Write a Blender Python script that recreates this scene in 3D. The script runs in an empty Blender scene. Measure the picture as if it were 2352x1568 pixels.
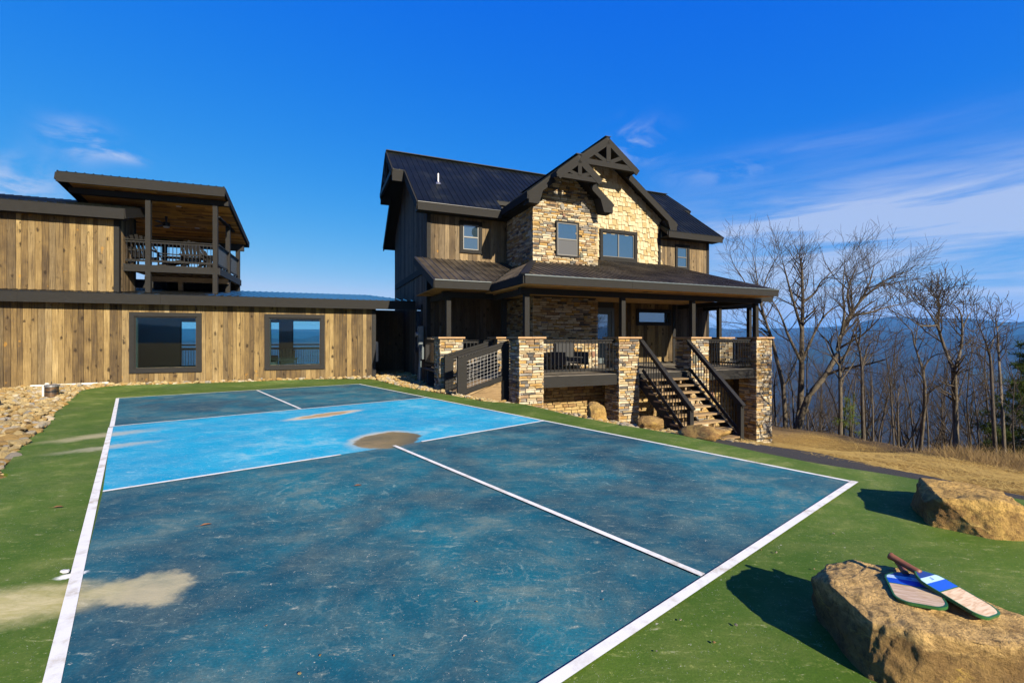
import bpy, bmesh, math, random
import numpy as np
from mathutils import Vector, Matrix

sc = bpy.context.scene
C = sc.collection
R = math.radians
# ---------------------------------------------------------------- camera
cam_d = bpy.data.cameras.new('camera'); cam = bpy.data.objects.new('camera', cam_d); C.objects.link(cam)
cam.location = (0, 0, 1.5); cam.rotation_euler = (R(90), 0, 0)
cam_d.sensor_width = 36.0; cam_d.lens = 36.0 * 1052 / 2352
cam_d.shift_y = -8 / 2352; cam_d.clip_start = 0.05; cam_d.clip_end = 40000
sc.camera = cam
# ---------------------------------------------------------------- light
SUN_EL = R(26.0)
LIGHT = Vector((-0.57, 0.82, 0)).normalized() * math.cos(SUN_EL) + Vector((0, 0, -math.sin(SUN_EL)))
sun_d = bpy.data.lights.new('sun', 'SUN'); sun = bpy.data.objects.new('sun', sun_d); C.objects.link(sun)
sun_d.energy = 5.0; sun_d.angle = R(0.5); sun_d.color = (1.0, 0.90, 0.72)
sun.rotation_euler = LIGHT.to_track_quat('-Z', 'Y').to_euler()
world = bpy.data.worlds.new('World'); sc.world = world; world.use_nodes = True
wt = world.node_tree; wt.nodes.clear()
sc.view_settings.view_transform = 'Standard'; sc.view_settings.look = 'None'
sc.view_settings.exposure = 1.29; sc.view_settings.gamma = 1.0; sc.view_settings.use_curve_mapping = False
sc.cycles.use_denoising = True; sc.cycles.use_adaptive_sampling = True; sc.cycles.adaptive_threshold = .012; sc.render.filter_size = 1.25
sc.cycles.max_bounces = 8; sc.cycles.diffuse_bounces = 4; sc.cycles.glossy_bounces = 3
sc.cycles.transmission_bounces = 4; sc.cycles.transparent_max_bounces = 12; sc.cycles.volume_bounces = 0
sc.cycles.sample_clamp_indirect = 6.0

# ---------------------------------------------------------------- node helper
class N:
    def __init__(s, nt): s.nt = nt; s.n = nt.nodes; s.l = nt.links
    def put(s, sock, v):
        if hasattr(v, 'is_output'): s.l.new(v, sock)
        elif isinstance(v, (tuple, list)):
            if len(sock.default_value) == 4 and len(v) == 3: v = (*v, 1)
            sock.default_value = v
        else: sock.default_value = v
    def node(s, typ, **kw):
        n = s.n.new(typ)
        for k, v in kw.items(): setattr(n, k, v)
        return n
    def pos(s): return s.node('ShaderNodeNewGeometry').outputs['Position']
    def obj(s): return s.node('ShaderNodeTexCoord').outputs['Object']
    def rnd(s): return s.node('ShaderNodeObjectInfo').outputs['Random']
    def map(s, v, scale=(1, 1, 1), rot=(0, 0, 0), loc=(0, 0, 0)):
        n = s.node('ShaderNodeMapping'); s.put(n.inputs['Vector'], v); n.inputs['Scale'].default_value = scale
        n.inputs['Rotation'].default_value = rot
        s.put(n.inputs['Location'], loc); return n.outputs[0]
    def noise(s, v, scale=5, detail=4, rough=.55, dist=0, out=0):
        n = s.node('ShaderNodeTexNoise'); s.put(n.inputs['Vector'], v); n.inputs['Scale'].default_value = scale
        n.inputs['Detail'].default_value = detail; n.inputs['Roughness'].default_value = rough
        n.inputs['Distortion'].default_value = dist; return n.outputs[out]
    def voro(s, v, scale=5, feature='F1', out='Distance', rand=1):
        n = s.node('ShaderNodeTexVoronoi', feature=feature); s.put(n.inputs['Vector'], v); n.inputs['Scale'].default_value = scale
        n.inputs['Randomness'].default_value = rand; return n.outputs[out]
    def math(s, op, a, b=0, c=0, clamp=False):
        n = s.node('ShaderNodeMath', operation=op, use_clamp=clamp); s.put(n.inputs[0], a); s.put(n.inputs[1], b)
        if len(n.inputs) > 2: s.put(n.inputs[2], c)
        return n.outputs[0]
    def vmath(s, op, a, b=(0, 0, 0), out=0):
        n = s.node('ShaderNodeVectorMath', operation=op); s.put(n.inputs[0], a); s.put(n.inputs[1], b); return n.outputs[out]
    def scalev(s, a, f):
        n = s.node('ShaderNodeVectorMath', operation='SCALE'); s.put(n.inputs[0], a); s.put(n.inputs['Scale'], f); return n.outputs[0]
    def ramp(s, v, pts, interp='LINEAR'):
        n = s.node('ShaderNodeValToRGB'); s.put(n.inputs[0], v); cr = n.color_ramp; cr.interpolation = interp
        while len(cr.elements) < len(pts): cr.elements.new(0.5)
        for e, (p, c) in zip(cr.elements, pts):
            e.position = p; e.color = (c, c, c, 1) if isinstance(c, (int, float)) else (*c, 1)
        return n.outputs[0]
    def ss(s, v, lo, hi, a=0, b=1):
        n = s.node('ShaderNodeMapRange', interpolation_type='SMOOTHSTEP'); s.put(n.inputs[0], v)
        for i, x in zip((1, 2, 3, 4), (lo, hi, a, b)): n.inputs[i].default_value = x
        return n.outputs[0]
    def mix(s, f, a, b, typ='MIX'):
        n = s.node('ShaderNodeMix', data_type='RGBA', blend_type=typ); s.put(n.inputs[0], f); s.put(n.inputs[6], a); s.put(n.inputs[7], b)
        return n.outputs[2]
    def sep(s, v):
        n = s.node('ShaderNodeSeparateXYZ'); s.put(n.inputs[0], v); return n.outputs
    def comb(s, x, y, z):
        n = s.node('ShaderNodeCombineXYZ')
        for i, v in enumerate((x, y, z)): s.put(n.inputs[i], v)
        return n.outputs[0]
    def bump(s, h, strength=.4, dist=.02):
        n = s.node('ShaderNodeBump'); s.put(n.inputs['Height'], h); n.inputs['Strength'].default_value = strength
        n.inputs['Distance'].default_value = dist; return n.outputs[0]
    def attr(s, name, out='Fac'):
        return s.node('ShaderNodeAttribute', attribute_name=name).outputs[out]

TONE = 0.82      # all base colours were picked a little light
def mat(name, fn):
    m = bpy.data.materials.new(name); m.use_nodes = True; nt = m.node_tree; nt.nodes.clear(); n = N(nt)
    out = n.node('ShaderNodeOutputMaterial'); r = fn(n)
    if isinstance(r, dict):
        b = n.node('ShaderNodeBsdfPrincipled')
        r['c'] = n.mix(1.0, r['c'], (TONE, TONE, TONE), 'MULTIPLY')
        for k, v in r.items():
            n.put(b.inputs[{'c': 'Base Color', 'r': 'Roughness', 'n': 'Normal', 'm': 'Metallic', 's': 'Specular IOR Level',
                            'coat': 'Coat Weight', 'cr': 'Coat Roughness'}.get(k, k)], v)
        n.l.new(b.outputs[0], out.inputs[0])
    else: n.l.new(r, out.inputs[0])
    return m

# ---------------------------------------------------------------- sky
w = N(wt)
sky = w.node('ShaderNodeTexSky', sky_type='NISHITA'); sky.sun_disc = False
sky.sun_elevation = SUN_EL; sky.sun_rotation = math.atan2(-LIGHT.x, -LIGHT.y)
sky.altitude = 600; sky.air_density = 1.0; sky.dust_density = 0.25; sky.ozone_density = 3.0
SKY_STR = 0.10
cs = w.node('ShaderNodeSeparateColor'); w.l.new(sky.outputs[0], cs.inputs[0])
def grade(ch, k, p): return w.math('MULTIPLY', w.math('POWER', cs.outputs[ch], p), k * 4.1)   # the photograph's deep blue grade
cc = w.node('ShaderNodeCombineColor')
g_r, g_g, g_b = grade(0, .0088, 2.45), grade(1, .1150, .83), grade(2, .74, .06)
w.l.new(w.math('MINIMUM', g_r, w.math('MULTIPLY', g_g, .72)), cc.inputs[0]); w.l.new(w.math('MINIMUM', g_g, w.math('MULTIPLY', g_b, .80)), cc.inputs[1]); w.l.new(g_b, cc.inputs[2])
dirv = w.node('ShaderNodeTexCoord').outputs['Generated']
sx, sy, sz = w.sep(dirv)
az = w.math('ARCTAN2', sx, sy); el = w.math('ARCSINE', sz)
uv = w.comb(az, el, 0)
def spot(x, y, rx, ry, amp):
    a0 = math.atan2(x - 1176, 1052); e0 = math.atan2((776 - y), math.hypot(x - 1176, 1052))
    du = w.math('DIVIDE', w.math('SUBTRACT', az, a0), rx); dv = w.math('DIVIDE', w.math('SUBTRACT', el, e0), ry)
    return w.math('MULTIPLY', w.math('POWER', 2.718, w.math('MULTIPLY', w.math('ADD', w.math('MULTIPLY', du, du), w.math('MULTIPLY', dv, dv)), -1)), amp)
band = w.noise(w.map(uv, scale=(1.7, 15, 1), rot=(0, 0, R(3)), loc=(2.1, .4, 0)), 1.6, 7, .60, .35)
puff = w.noise(w.map(uv, scale=(4.5, 9, 1), rot=(0, 0, R(14)), loc=(5.3, 2.4, 0)), 2.0, 7, .58, .5)
bulk = w.noise(w.map(uv, scale=(1, 2.2, 1), loc=(1.3, 7.7, 0)), 1.3, 2, .5)
def vadd(*v):
    r_ = v[0]
    for q in v[1:]: r_ = w.math('ADD', r_, q)
    return r_
cirrus = vadd(spot(2000, 480, .36, .06, .85), spot(2300, 500, .4, .06, .85), spot(2250, 650, .5, .05, 1.0), spot(1900, 330, .2, .02, .22), spot(1900, 590, .45, .07, .5))
small = vadd(spot(185, 325, .034, .024, .9), spot(285, 358, .03, .010, .7), spot(-10, 420, .07, .035, .9), spot(1462, 330, .05, .03, .8), spot(1640, 400, .10, .02, .3))
elsewhere = w.math('MULTIPLY', w.ss(bulk, .56, .72), w.math('MULTIPLY', w.ss(el, .0, .1), .5))
m1 = w.math('MULTIPLY', w.ss(band, .24, .72), cirrus); m2 = w.math('MULTIPLY', w.ss(puff, .40, .62), small)
m3 = w.math('MULTIPLY', w.ss(band, .5, .8), w.math('MULTIPLY', elsewhere, w.ss(w.math('ABSOLUTE', az), .95, 1.3)))
cmask = w.math('MINIMUM', vadd(m1, m2, m3), .85)
col = w.mix(w.math('MULTIPLY', cmask, .92, clamp=True), cc.outputs[0], (2.15, 2.55, 3.5))
bg = w.node('ShaderNodeBackground'); w.l.new(col, bg.inputs[0]); bg.inputs[1].default_value = SKY_STR
wo = w.node('ShaderNodeOutputWorld'); w.l.new(bg.outputs[0], wo.inputs[0])
# ---------------------------------------------------------------- materials
def plank_mat(name, ramp_pts, orange=.5, seed=0.0, val=1.0, horiz=False, dark=1.0):
    def fn(n):
        r = n.rnd(); r2 = n.math('FRACT', n.math('MULTIPLY', r, 13.71)); r3 = n.math('FRACT', n.math('MULTIPLY', r, 7.31))
        p = n.vmath('ADD', n.pos(), n.scalev((37.0 + seed, 11.0, 53.0), r))
        k = (1.4, 1.4, 38) if horiz else (30, 30, .9)
        grain = n.noise(n.map(p, scale=k), 1.6, 10, .70, .4)
        fine = n.noise(n.map(p, scale=(k[0] * 4, k[1] * 4, k[2] * 3)), 1.6, 4, .65)
        v = n.math('ADD', n.math('MULTIPLY', r, .54), n.math('MULTIPLY', n.math('SUBTRACT', grain, .5), .95))
        v = n.math('ADD', v, n.math('MULTIPLY', n.math('SUBTRACT', n.noise(p, 1.1, 5, .62), .5), .75))
        c = n.ramp(n.math('ADD', v, .23), ramp_pts)
        c = n.mix(n.ss(r2, .45, 1, 0, .34), c, n.ramp(n.math('ADD', v, .16), [(q, (.62 * sum(k_) / 2.6, .60 * sum(k_) / 2.75, .56 * sum(k_) / 3.1)) for q, k_ in ramp_pts]))   # greyer, more weathered boards
        kv = n.map(p, scale=(1.4, 1.4, 7.0) if horiz else (7.0, 7.0, 3.6))
        wv = n.vmath('ADD', kv, n.scalev(n.vmath('SUBTRACT', n.noise(p, 10, 3, .6, 0, 1), (.5, .5, .5)), .75))
        vo = n.node('ShaderNodeTexVoronoi'); n.put(vo.inputs['Vector'], wv); vo.inputs['Scale'].default_value = 1.0
        knot = n.math('MULTIPLY', n.ss(vo.outputs['Distance'], .36, .12), n.math('GREATER_THAN', n.sep(vo.outputs['Color'])[0], .74))
        c = n.mix(n.math('MULTIPLY', knot, .88), c, (.020, .013, .008))
        oc = n.math('MULTIPLY', n.ss(n.noise(n.map(p, scale=(3, 3, 2.2)), 1.7, 2, .5), .68, .74), n.math('GREATER_THAN', r3, .60))
        c = n.mix(n.math('MULTIPLY', oc, orange), c, (.42, .20, .02))
        c = n.mix(n.ss(grain, .46, .34, 0, .60 * dark), c, (.030, .020, .013))
        c = n.mix(n.ss(fine, .62, .42, 0, .28 * dark), c, (.035, .024, .015))
        if val != 1.0: c = n.mix(1.0, c, (val, val, val), 'MULTIPLY')
        return dict(c=c, r=n.math('ADD', .66, n.math('MULTIPLY', fine, .25)), s=.12, n=n.bump(n.math('ADD', grain, n.math('MULTIPLY', fine, .5)), .6, .008))
    return mat(name, fn)

PLANK = plank_mat('weathered_pine_planks', [(0, (.040, .027, .016)), (.22, (.090, .060, .030)), (.46, (.180, .118, .048)), (.74, (.300, .205, .084)), (1, (.45, .33, .155))])
PLANK_B = plank_mat('grey_brown_pine_planks', [(0, (.045, .033, .022)), (.25, (.105, .074, .043)), (.55, (.20, .140, .074)), (1, (.35, .25, .132))], .7, 5.0)
PLANK_CEIL = plank_mat('ceiling_boards', [(0, (.14, .066, .018)), (.4, (.42, .21, .045)), (.7, (.68, .36, .075)), (1, (.85, .50, .15))], .3, 9.0, 1.0, True, .25)
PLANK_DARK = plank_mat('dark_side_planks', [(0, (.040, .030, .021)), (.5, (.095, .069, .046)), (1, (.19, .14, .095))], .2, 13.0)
BARE = plank_mat('bare_treated_lumber', [(0, (.16, .10, .045)), (.5, (.30, .20, .10)), (1, (.42, .30, .17))], .2, 17.0, 1.0, True)
DECKB = plank_mat('grey_deck_boards', [(0, (.10, .088, .070)), (.5, (.20, .175, .14)), (1, (.30, .265, .21))], .05, 19.0, 1.0, True)

def dark_wood(name, c0, c1, rough=.6):
    def fn(n):
        p = n.obj(); q = n.vmath('ADD', n.pos(), n.scalev((7, 5, 9), n.rnd()))
        g = n.noise(n.map(p, scale=(2.2, 9, 26)), 2.2, 6, .65, .4)
        g2 = n.noise(q, 14, 4, .6)
        c = n.mix(n.math('ADD', n.math('MULTIPLY', g, .75), n.math('MULTIPLY', g2, .25)), c0, c1)
        scuff = n.ss(n.noise(n.map(q, scale=(1, 1, 3)), 5, 6, .75), .66, .78)
        c = n.mix(n.math('MULTIPLY', scuff, .5), c, tuple(min(1, 2.3 * x) for x in c1))
        return dict(c=c, r=n.math('ADD', rough - .12, n.math('MULTIPLY', g, .25)), s=.08, n=n.bump(n.math('ADD', g, g2), .35, .006))
    return mat(name, fn)
TRIM = dark_wood('charcoal_stained_wood', (.0085, .0083, .0080), (.037, .0345, .031), .75)
TRIM_D = dark_wood('black_stained_wood', (.012, .0115, .011), (.034, .032, .030), .55)
BLACKM = mat('black_painted_metal', lambda n: dict(c=(.012, .012, .013), r=.35, m=.3))
def metal_roof(n):
    p = n.obj()
    d = n.noise(p, 1.6, 5, .6); s = n.noise(n.map(n.pos(), scale=(9, 9, 2)), 3, 4, .6)
    return dict(c=n.mix(n.ss(d, .45, .8), (.0055, .0066, .0052), (.0165, .0180, .0140)), r=n.math('ADD', .30, n.math('MULTIPLY', s, .2)), m=.0, s=.06,
                n=n.bump(n.noise(p, 2.5, 2, .5), .10, .02))
ROOF = mat('black_ribbed_metal_roofing', metal_roof)
ROOF2 = mat('reflected_light_brown_metal_roofing', lambda n: dict(c=n.mix(n.ss(n.noise(n.pos(), 1.3, 6, .65), .35, .68), (.018, .015, .012), (.070, .056, .040)), r=n.math('ADD', .32, n.math('MULTIPLY', n.noise(n.pos(), 5, 4, .6), .2)), s=.15, n=n.bump(n.noise(n.obj(), 2.5, 2, .5), .10, .02)))  # same black roofing, with light reflected off the sunlit wall put into the brown
ROOF3 = mat('glossy_black_metal_roofing', lambda n: dict(c=(.010, .011, .011), r=n.math('ADD', .14, n.math('MULTIPLY', n.noise(n.pos(), 5, 4, .6), .14)), s=.5, n=n.bump(n.noise(n.obj(), 2.5, 2, .5), .08, .02)))
RIDGE = mat('black_ridge_metal', lambda n: dict(c=(.010, .010, .011), r=.6, s=.2))
def stone(name, c0, c1, c2):
    def fn(n):
        p = n.vmath('ADD', n.pos(), n.scalev((13, 29, 7), n.rnd()))
        a = n.noise(p, 6, 5, .62); b = n.noise(n.map(p, scale=(1, 1, 2.2)), 22, 6, .7); t = n.noise(p, 2.1, 1, .5)
        c = n.mix(n.ss(a, .3, .7), c0, c1); c = n.mix(n.ss(b, .55, .75, 0, .7), c, c2)
        c = n.mix(n.ss(t, .58, .75, 0, .35), c, (.30, .17, .05))
        return dict(c=c, r=.85, s=.2, n=n.bump(n.math('ADD', b, n.math('MULTIPLY', a, .6)), .75, .018))
    return mat(name, fn)
STONES = [stone('cream_ledge_stone', (.54, .47, .34), (.43, .34, .215), (.25, .18, .10)),
          stone('tan_ledge_stone', (.35, .26, .135), (.43, .33, .19), (.19, .125, .06)),
          stone('ochre_ledge_stone', (.33, .19, .055), (.42, .28, .11), (.20, .11, .04)),
          stone('brown_ledge_stone', (.20, .13, .075), (.30, .20, .11), (.10, .07, .045)),
          stone('grey_ledge_stone', (.17, .155, .135), (.25, .225, .19), (.09, .085, .08)),
          stone('dark_ledge_stone', (.070, .065, .060), (.115, .105, .09), (.035, .033, .03)),
          stone('green_field_stone', (.105, .105, .080), (.15, .14, .10), (.07, .065, .05)),
          stone('red_field_stone', (.19, .095, .060), (.25, .14, .09), (.11, .06, .045))]
MORTAR = mat('dark_mortar', lambda n: dict(c=n.mix(n.noise(n.pos(), 30, 3), (.035, .028, .020), (.08, .062, .042)), r=.95))
CAPS = stone('sandstone_cap', (.40, .25, .13), (.33, .20, .10), (.22, .13, .07))
BRICK = [stone('tan_block', (.34, .23, .09), (.40, .29, .13), (.22, .14, .06)), stone('umber_block', (.20, .12, .05), (.28, .18, .08), (.13, .08, .04))]
def shake(name, c0, c1):
    def fn(n):
        p = n.vmath('ADD', n.pos(), n.scalev((13, 29, 7), n.rnd()))
        g = n.noise(n.map(p, scale=(34, 34, 2)), 2, 5, .65); st = n.noise(n.map(p, scale=(3, 3, 1.5)), 2.4, 4, .6)
        c = n.mix(g, c0, c1); c = n.mix(n.ss(st, .55, .72, 0, .75), c, (.28, .165, .05))
        return dict(c=c, r=.8, s=.2, n=n.bump(g, .6, .008))
    return mat(name, fn)
SHAKE = [shake('white_washed_shingle', (.55, .46, .30), (.38, .29, .155)), shake('pale_tan_shingle', (.42, .32, .16), (.30, .21, .09))]

def paint(n, base, alt, dust, dustc, streak_rot):
    """painted court coating with dust, scuffs and stains; world coordinates"""
    p = n.pos(); x, y, z = n.sep(p)
    wn = n.vmath('SUBTRACT', n.noise(p, 3.3, 5, .66, 0, 1), (.5, .5, .5))
    big = n.noise(p, .55, 4, .62, .3); med = n.noise(n.map(p, scale=(1.0, 1.35, 1), rot=(0, 0, streak_rot)), 1.9, 10, .76, .35)
    stre = n.noise(n.map(p, scale=(1.2, 4.0, 1), rot=(0, 0, streak_rot)), 4.2, 8, .78, .5)
    fine = n.noise(p, 75, 3, .65); spk = n.node('ShaderNodeTexVoronoi'); n.put(spk.inputs['Vector'], n.vmath('ADD', p, n.scalev(wn, .5))); spk.inputs['Scale'].default_value = 11.0
    c = n.mix(n.ss(big, .36, .66), base, alt)
    c = n.mix(n.ss(med, .38, .72, 0, dust), c, dustc)
    c = n.mix(n.ss(n.math('MULTIPLY', med, big), .27, .40, 0, .55), c, tuple(1.2 * v for v in dustc))
    c = n.mix(n.ss(stre, .55, .70, 0, min(1, dust * 1.5)), c, tuple(min(1, 1.5 * v) for v in dustc))
    c = n.mix(n.ss(n.math('ADD', stre, n.math('MULTIPLY', fine, .25)), .75, .84, 0, .7), c, (.46, .43, .35))
    c = n.mix(n.math('MULTIPLY', n.ss(spk.outputs['Distance'], .10, .04), n.math('GREATER_THAN', n.sep(spk.outputs['Color'])[1], .74)), c, (.55, .52, .43))
    sp2 = n.node('ShaderNodeTexVoronoi'); n.put(sp2.inputs['Vector'], n.vmath('ADD', p, n.scalev(wn, .9))); sp2.inputs['Scale'].default_value = 34.0
    c = n.mix(n.math('MULTIPLY', n.ss(sp2.outputs['Distance'], .22, .08), n.math('GREATER_THAN', n.math('MULTIPLY', n.sep(sp2.outputs['Color'])[1], n.ss(med, .3, .65, .75, 1.08)), .70)), c, (.50, .48, .40))
    scr = n.noise(n.map(p, scale=(3, 46, 1), rot=(0, 0, streak_rot + .35)), 1.6, 4, .7, .6)
    c = n.mix(n.math('MULTIPLY', n.ss(scr, .62, .72, 0, .55), n.ss(big, .4, .62)), c, tuple(min(1, 2.2 * v) for v in dustc))
    c = n.mix(n.ss(n.noise(p, 24, 5, .8), .57, .72, 0, .6), c, tuple(min(1, 1.9 * v) for v in dustc))
    c = n.mix(n.ss(fine, .35, .75, .30, 0), c, tuple(.45 * v for v in base))
    for i_, (cx_, cy_, rr_) in enumerate(((-.35, 2.75, 1.15), (-1.7, 4.3, 1.3), (1.3, 5.2, 1.4))):      # broom arcs
        q_ = n.vmath('SUBTRACT', p, (cx_, cy_, 0)); qx_, qy_, _q = n.sep(q_); rad_ = n.math('ADD', n.vmath('LENGTH', q_, out=1), n.math('MULTIPLY', n.sep(wn)[0], .25))
        arc = n.noise(n.comb(n.math('MULTIPLY', rad_, 13), n.math('MULTIPLY', n.math('ARCTAN2', qy_, qx_), 1.3), i_ * 3.7), 2.0, 5, .7)
        c = n.mix(n.math('MULTIPLY', n.ss(arc, .54, .70, 0, .5), n.math('MULTIPLY', n.ss(rad_, rr_, rr_ * .45), n.ss(big, .35, .6))), c, tuple(min(1, 1.9 * v) for v in dustc))
    def ell(cx, cy, rx, ry, rot, warp=.5):
        qx, qy, _ = n.sep(n.vmath('ADD', n.vmath('SUBTRACT', p, (cx, cy, 0)), n.scalev(wn, warp)))
        ca, sa = math.cos(-rot), math.sin(-rot)
        u = n.math('DIVIDE', n.math('ADD', n.math('MULTIPLY', qx, ca), n.math('MULTIPLY', qy, -sa)), rx); v = n.math('DIVIDE', n.math('ADD', n.math('MULTIPLY', qx, sa), n.math('MULTIPLY', qy, ca)), ry)
        return n.math('SQRT', n.math('ADD', n.math('MULTIPLY', u, u), n.math('MULTIPLY', v, v)))
    e1 = ell(-1.82, 6.74, .46, .56, R(-8), .26)          # wet hollow with its pale rim at the near kitchen line
    c = n.mix(n.math('MULTIPLY', n.ss(e1, 1.38, .95), n.math('ADD', .06, n.ss(n.math('ADD', x, n.math('MULTIPLY', y, -.6)), -5.5, -6.7, 0, .85))), c, (.60, .51, .36))
    c = n.mix(n.ss(e1, 1.06, .90), c, n.mix(n.ss(n.math('ADD', x, n.math('MULTIPLY', med, .9)), -1.30, -.75), n.mix(n.ss(med, .35, .65), (.150, .125, .058), (.27, .195, .085)), (.075, .085, .070)))
    e2 = ell(-3.62, 8.95, .20, .72, R(-38), .28)
    c = n.mix(n.ss(e2, 1.35, .7), c, n.mix(n.ss(e2, .95, .5), (.60, .50, .34), (.37, .27, .14)))
    e3 = ell(-2.20, 2.72, .30, .20, R(-8), .38)
    c = n.mix(n.math('MULTIPLY', n.ss(e3, 1.1, .70, 0, .72), n.ss(med, .25, .5, .65, 1)), c, n.mix(n.ss(med, .35, .65), (.36, .34, .20), (.56, .47, .27)))
    e4 = ell(-2.78, 2.58, .52, .24, R(12), .30)
    c = n.mix(n.math('MULTIPLY', n.ss(e4, 1.25, .35, 0, .85), n.ss(med, .25, .5, .6, 1)), c, n.mix(n.ss(stre, .35, .65), (.44, .38, .15), (.62, .52, .28)))
    e5 = ell(-2.80, 2.90, .075, .04, R(30), .16)
    c = n.mix(n.ss(e5, 1.2, .6), c, (.82, .82, .80))
    e6 = ell(-6.3, 7.02, .75, .26, R(46), .5)
    c = n.mix(n.ss(e6, 1.3, .2, 0, .55), c, (.56, .46, .28))
    e7 = ell(-5.5, 6.35, .65, .16, R(42), .5)
    c = n.mix(n.ss(e7, 1.3, .2, 0, .5), c, (.54, .47, .33))
    e8 = ell(-.35, 1.86, .19, .13, 0, .12)
    c = n.mix(n.ss(e8, 1.1, .7, 0, .6), c, (.055, .165, .19))
    rough = n.math('SUBTRACT', .74, n.ss(e1, 1.0, .9, 0, .3))
    return dict(c=c, r=rough, s=.16, n=n.bump(n.math('ADD', n.math('MULTIPLY', fine, .7), n.math('MULTIPLY', med, .8)), .35, .006))
GREEN = mat('green_court_coating', lambda n: paint(n, (.052, .110, .009), (.092, .158, .014), .36, (.25, .26, .075), R(28)))
NAVY = mat('dark_blue_court_coating', lambda n: paint(n, (.009, .066, .104), (.006, .160, .215), .54, (.165, .210, .175), R(25)))
AQUA = mat('light_blue_court_coating', lambda n: paint(n, (.004, .30, .50), (.008, .40, .60), .32, (.32, .50, .52), R(32)))
def line_fn(n):
    p = n.pos(); d = n.noise(p, 7, 6, .72); e = n.noise(p, 1.1, 3, .6)
    c = n.mix(n.math('MULTIPLY', n.ss(d, .45, .70), n.ss(e, .30, .62)), (.76, .745, .70), (.46, .40, .30))
    return dict(c=c, r=.6)
LINE = mat('white_line_paint', line_fn)

def rock(name, c0, c1, c2, scale=1.0, bs=.8, hl=None, crust=None):
    def fn(n):
        p = n.vmath('ADD', n.obj(), n.scalev((13, 29, 7), n.rnd())); q = n.scalev(p, scale)
        a = n.noise(q, 1.5, 6, .65, .5); b = n.noise(q, 11, 8, .74); d = n.noise(n.map(q, scale=(1, 1, 2.5), rot=(.2, .1, .4)), 2.6, 8, .7, .8); pit = n.noise(q, 38, 4, .7)
        c = n.mix(n.ss(a, .34, .66), c0, c1); c = n.mix(n.ss(b, .46, .70, 0, .85), c, c2)
        if hl: c = n.mix(n.ss(d, .54, .70, 0, .85), c, hl)
        if crust: c = n.mix(n.ss(n.math('ADD', n.sep(n.obj())[2], n.math('MULTIPLY', n.math('SUBTRACT', d, .5), .22)), .175, .225, 0, .8), c, n.mix(n.ss(b, .40, .66), crust, tuple(.42 * v for v in crust)))
        c = n.mix(n.ss(pit, .60, .72, 0, .6), c, tuple(.35 * v for v in c2))
        return dict(c=c, r=.88, s=.2, n=n.bump(n.math('ADD', b, n.math('ADD', n.math('MULTIPLY', d, .9), n.math('MULTIPLY', pit, .35))), bs, .05))
    return mat(name, fn)
BOULDER = rock('ochre_sandstone', (.40, .25, .085), (.25, .145, .052), (.12, .072, .030), 2.4, 1.0, (.70, .46, .10), (.88, .57, .22))
BOULDER2 = rock('rusty_sandstone', (.56, .35, .10), (.28, .155, .055), (.17, .09, .035), 2.4, 1.0, (.70, .48, .15), (.80, .50, .15))
ROCKS = [rock('tan_river_rock', (.46, .33, .14), (.55, .43, .22), (.28, .18, .07), 6), rock('ochre_river_rock', (.40, .24, .07), (.46, .32, .13), (.24, .13, .04), 6),
         rock('pale_river_rock', (.58, .50, .36), (.52, .42, .27), (.36, .27, .15), 6), rock('grey_river_rock', (.30, .27, .22), (.38, .33, .25), (.18, .15, .11), 6)]
def glass_fn(n):
    g = n.node('ShaderNodeBsdfGlossy'); g.inputs['Color'].default_value = (.9, .95, 1, 1); g.inputs['Roughness'].default_value = .02
    t = n.node('ShaderNodeBsdfTransparent'); t.inputs['Color'].default_value = (.78, .93, .92, 1)
    f = n.node('ShaderNodeFresnel'); f.inputs[0].default_value = 1.45
    m = n.node('ShaderNodeMixShader'); n.l.new(f.outputs[0], m.inputs[0]); n.l.new(t.outputs[0], m.inputs[1]); n.l.new(g.outputs[0], m.inputs[2])
    return m.outputs[0]
GLASS = mat('clear_tinted_glass', glass_fn)
def glass2_fn(n):
    g = n.node('ShaderNodeBsdfGlossy'); g.inputs['Color'].default_value = (.75, .9, 1, 1); g.inputs['Roughness'].default_value = .03
    d = n.node('ShaderNodeBsdfDiffuse'); d.inputs['Color'].default_value = (.02, .035, .05, 1)
    f = n.node('ShaderNodeLayerWeight'); f.inputs[0].default_value = .35
    k = n.math('ADD', n.math('MULTIPLY', f.outputs['Fresnel'], .8), .22, clamp=True)
    m = n.node('ShaderNodeMixShader'); n.l.new(k, m.inputs[0]); n.l.new(d.outputs[0], m.inputs[1]); n.l.new(g.outputs[0], m.inputs[2])
    return m.outputs[0]
GLASS2 = mat('coated_dark_glass', glass2_fn)
SCREEN = mat('grey_insect_screen', lambda n: dict(c=n.mix(n.noise(n.pos(), 300, 1), (.035, .037, .042), (.06, .062, .068)), r=.7))
SASH = mat('brown_vinyl_sash', lambda n: dict(c=(.10, .092, .080), r=.45))
INTER = mat('dark_interior_paint', lambda n: dict(c=(.05, .05, .05), r=.9))
FLOORI = mat('interior_floor', lambda n: dict(c=n.mix(n.noise(n.pos(), 3, 3), (.06, .045, .03), (.10, .07, .045)), r=.5))
GALV = mat('galvanised_wire', lambda n: dict(c=(.34, .33, .32), r=.4, m=.75))
METERG = mat('grey_enamel', lambda n: dict(c=(.085, .105, .11), r=.35))
WHITEP = mat('white_plastic', lambda n: dict(c=n.mix(n.noise(n.pos(), 8, 4), (.70, .69, .66), (.55, .52, .46)), r=.5))
BLACKP = mat('black_corrugated_plastic', lambda n: dict(c=(.010, .010, .011), r=.35))
STEELR = mat('rusty_steel', lambda n: dict(c=n.mix(n.ss(n.noise(n.pos(), 9, 5, .6), .4, .65), (.035, .033, .030), (.14, .075, .03)), r=.5, m=.4))
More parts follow.
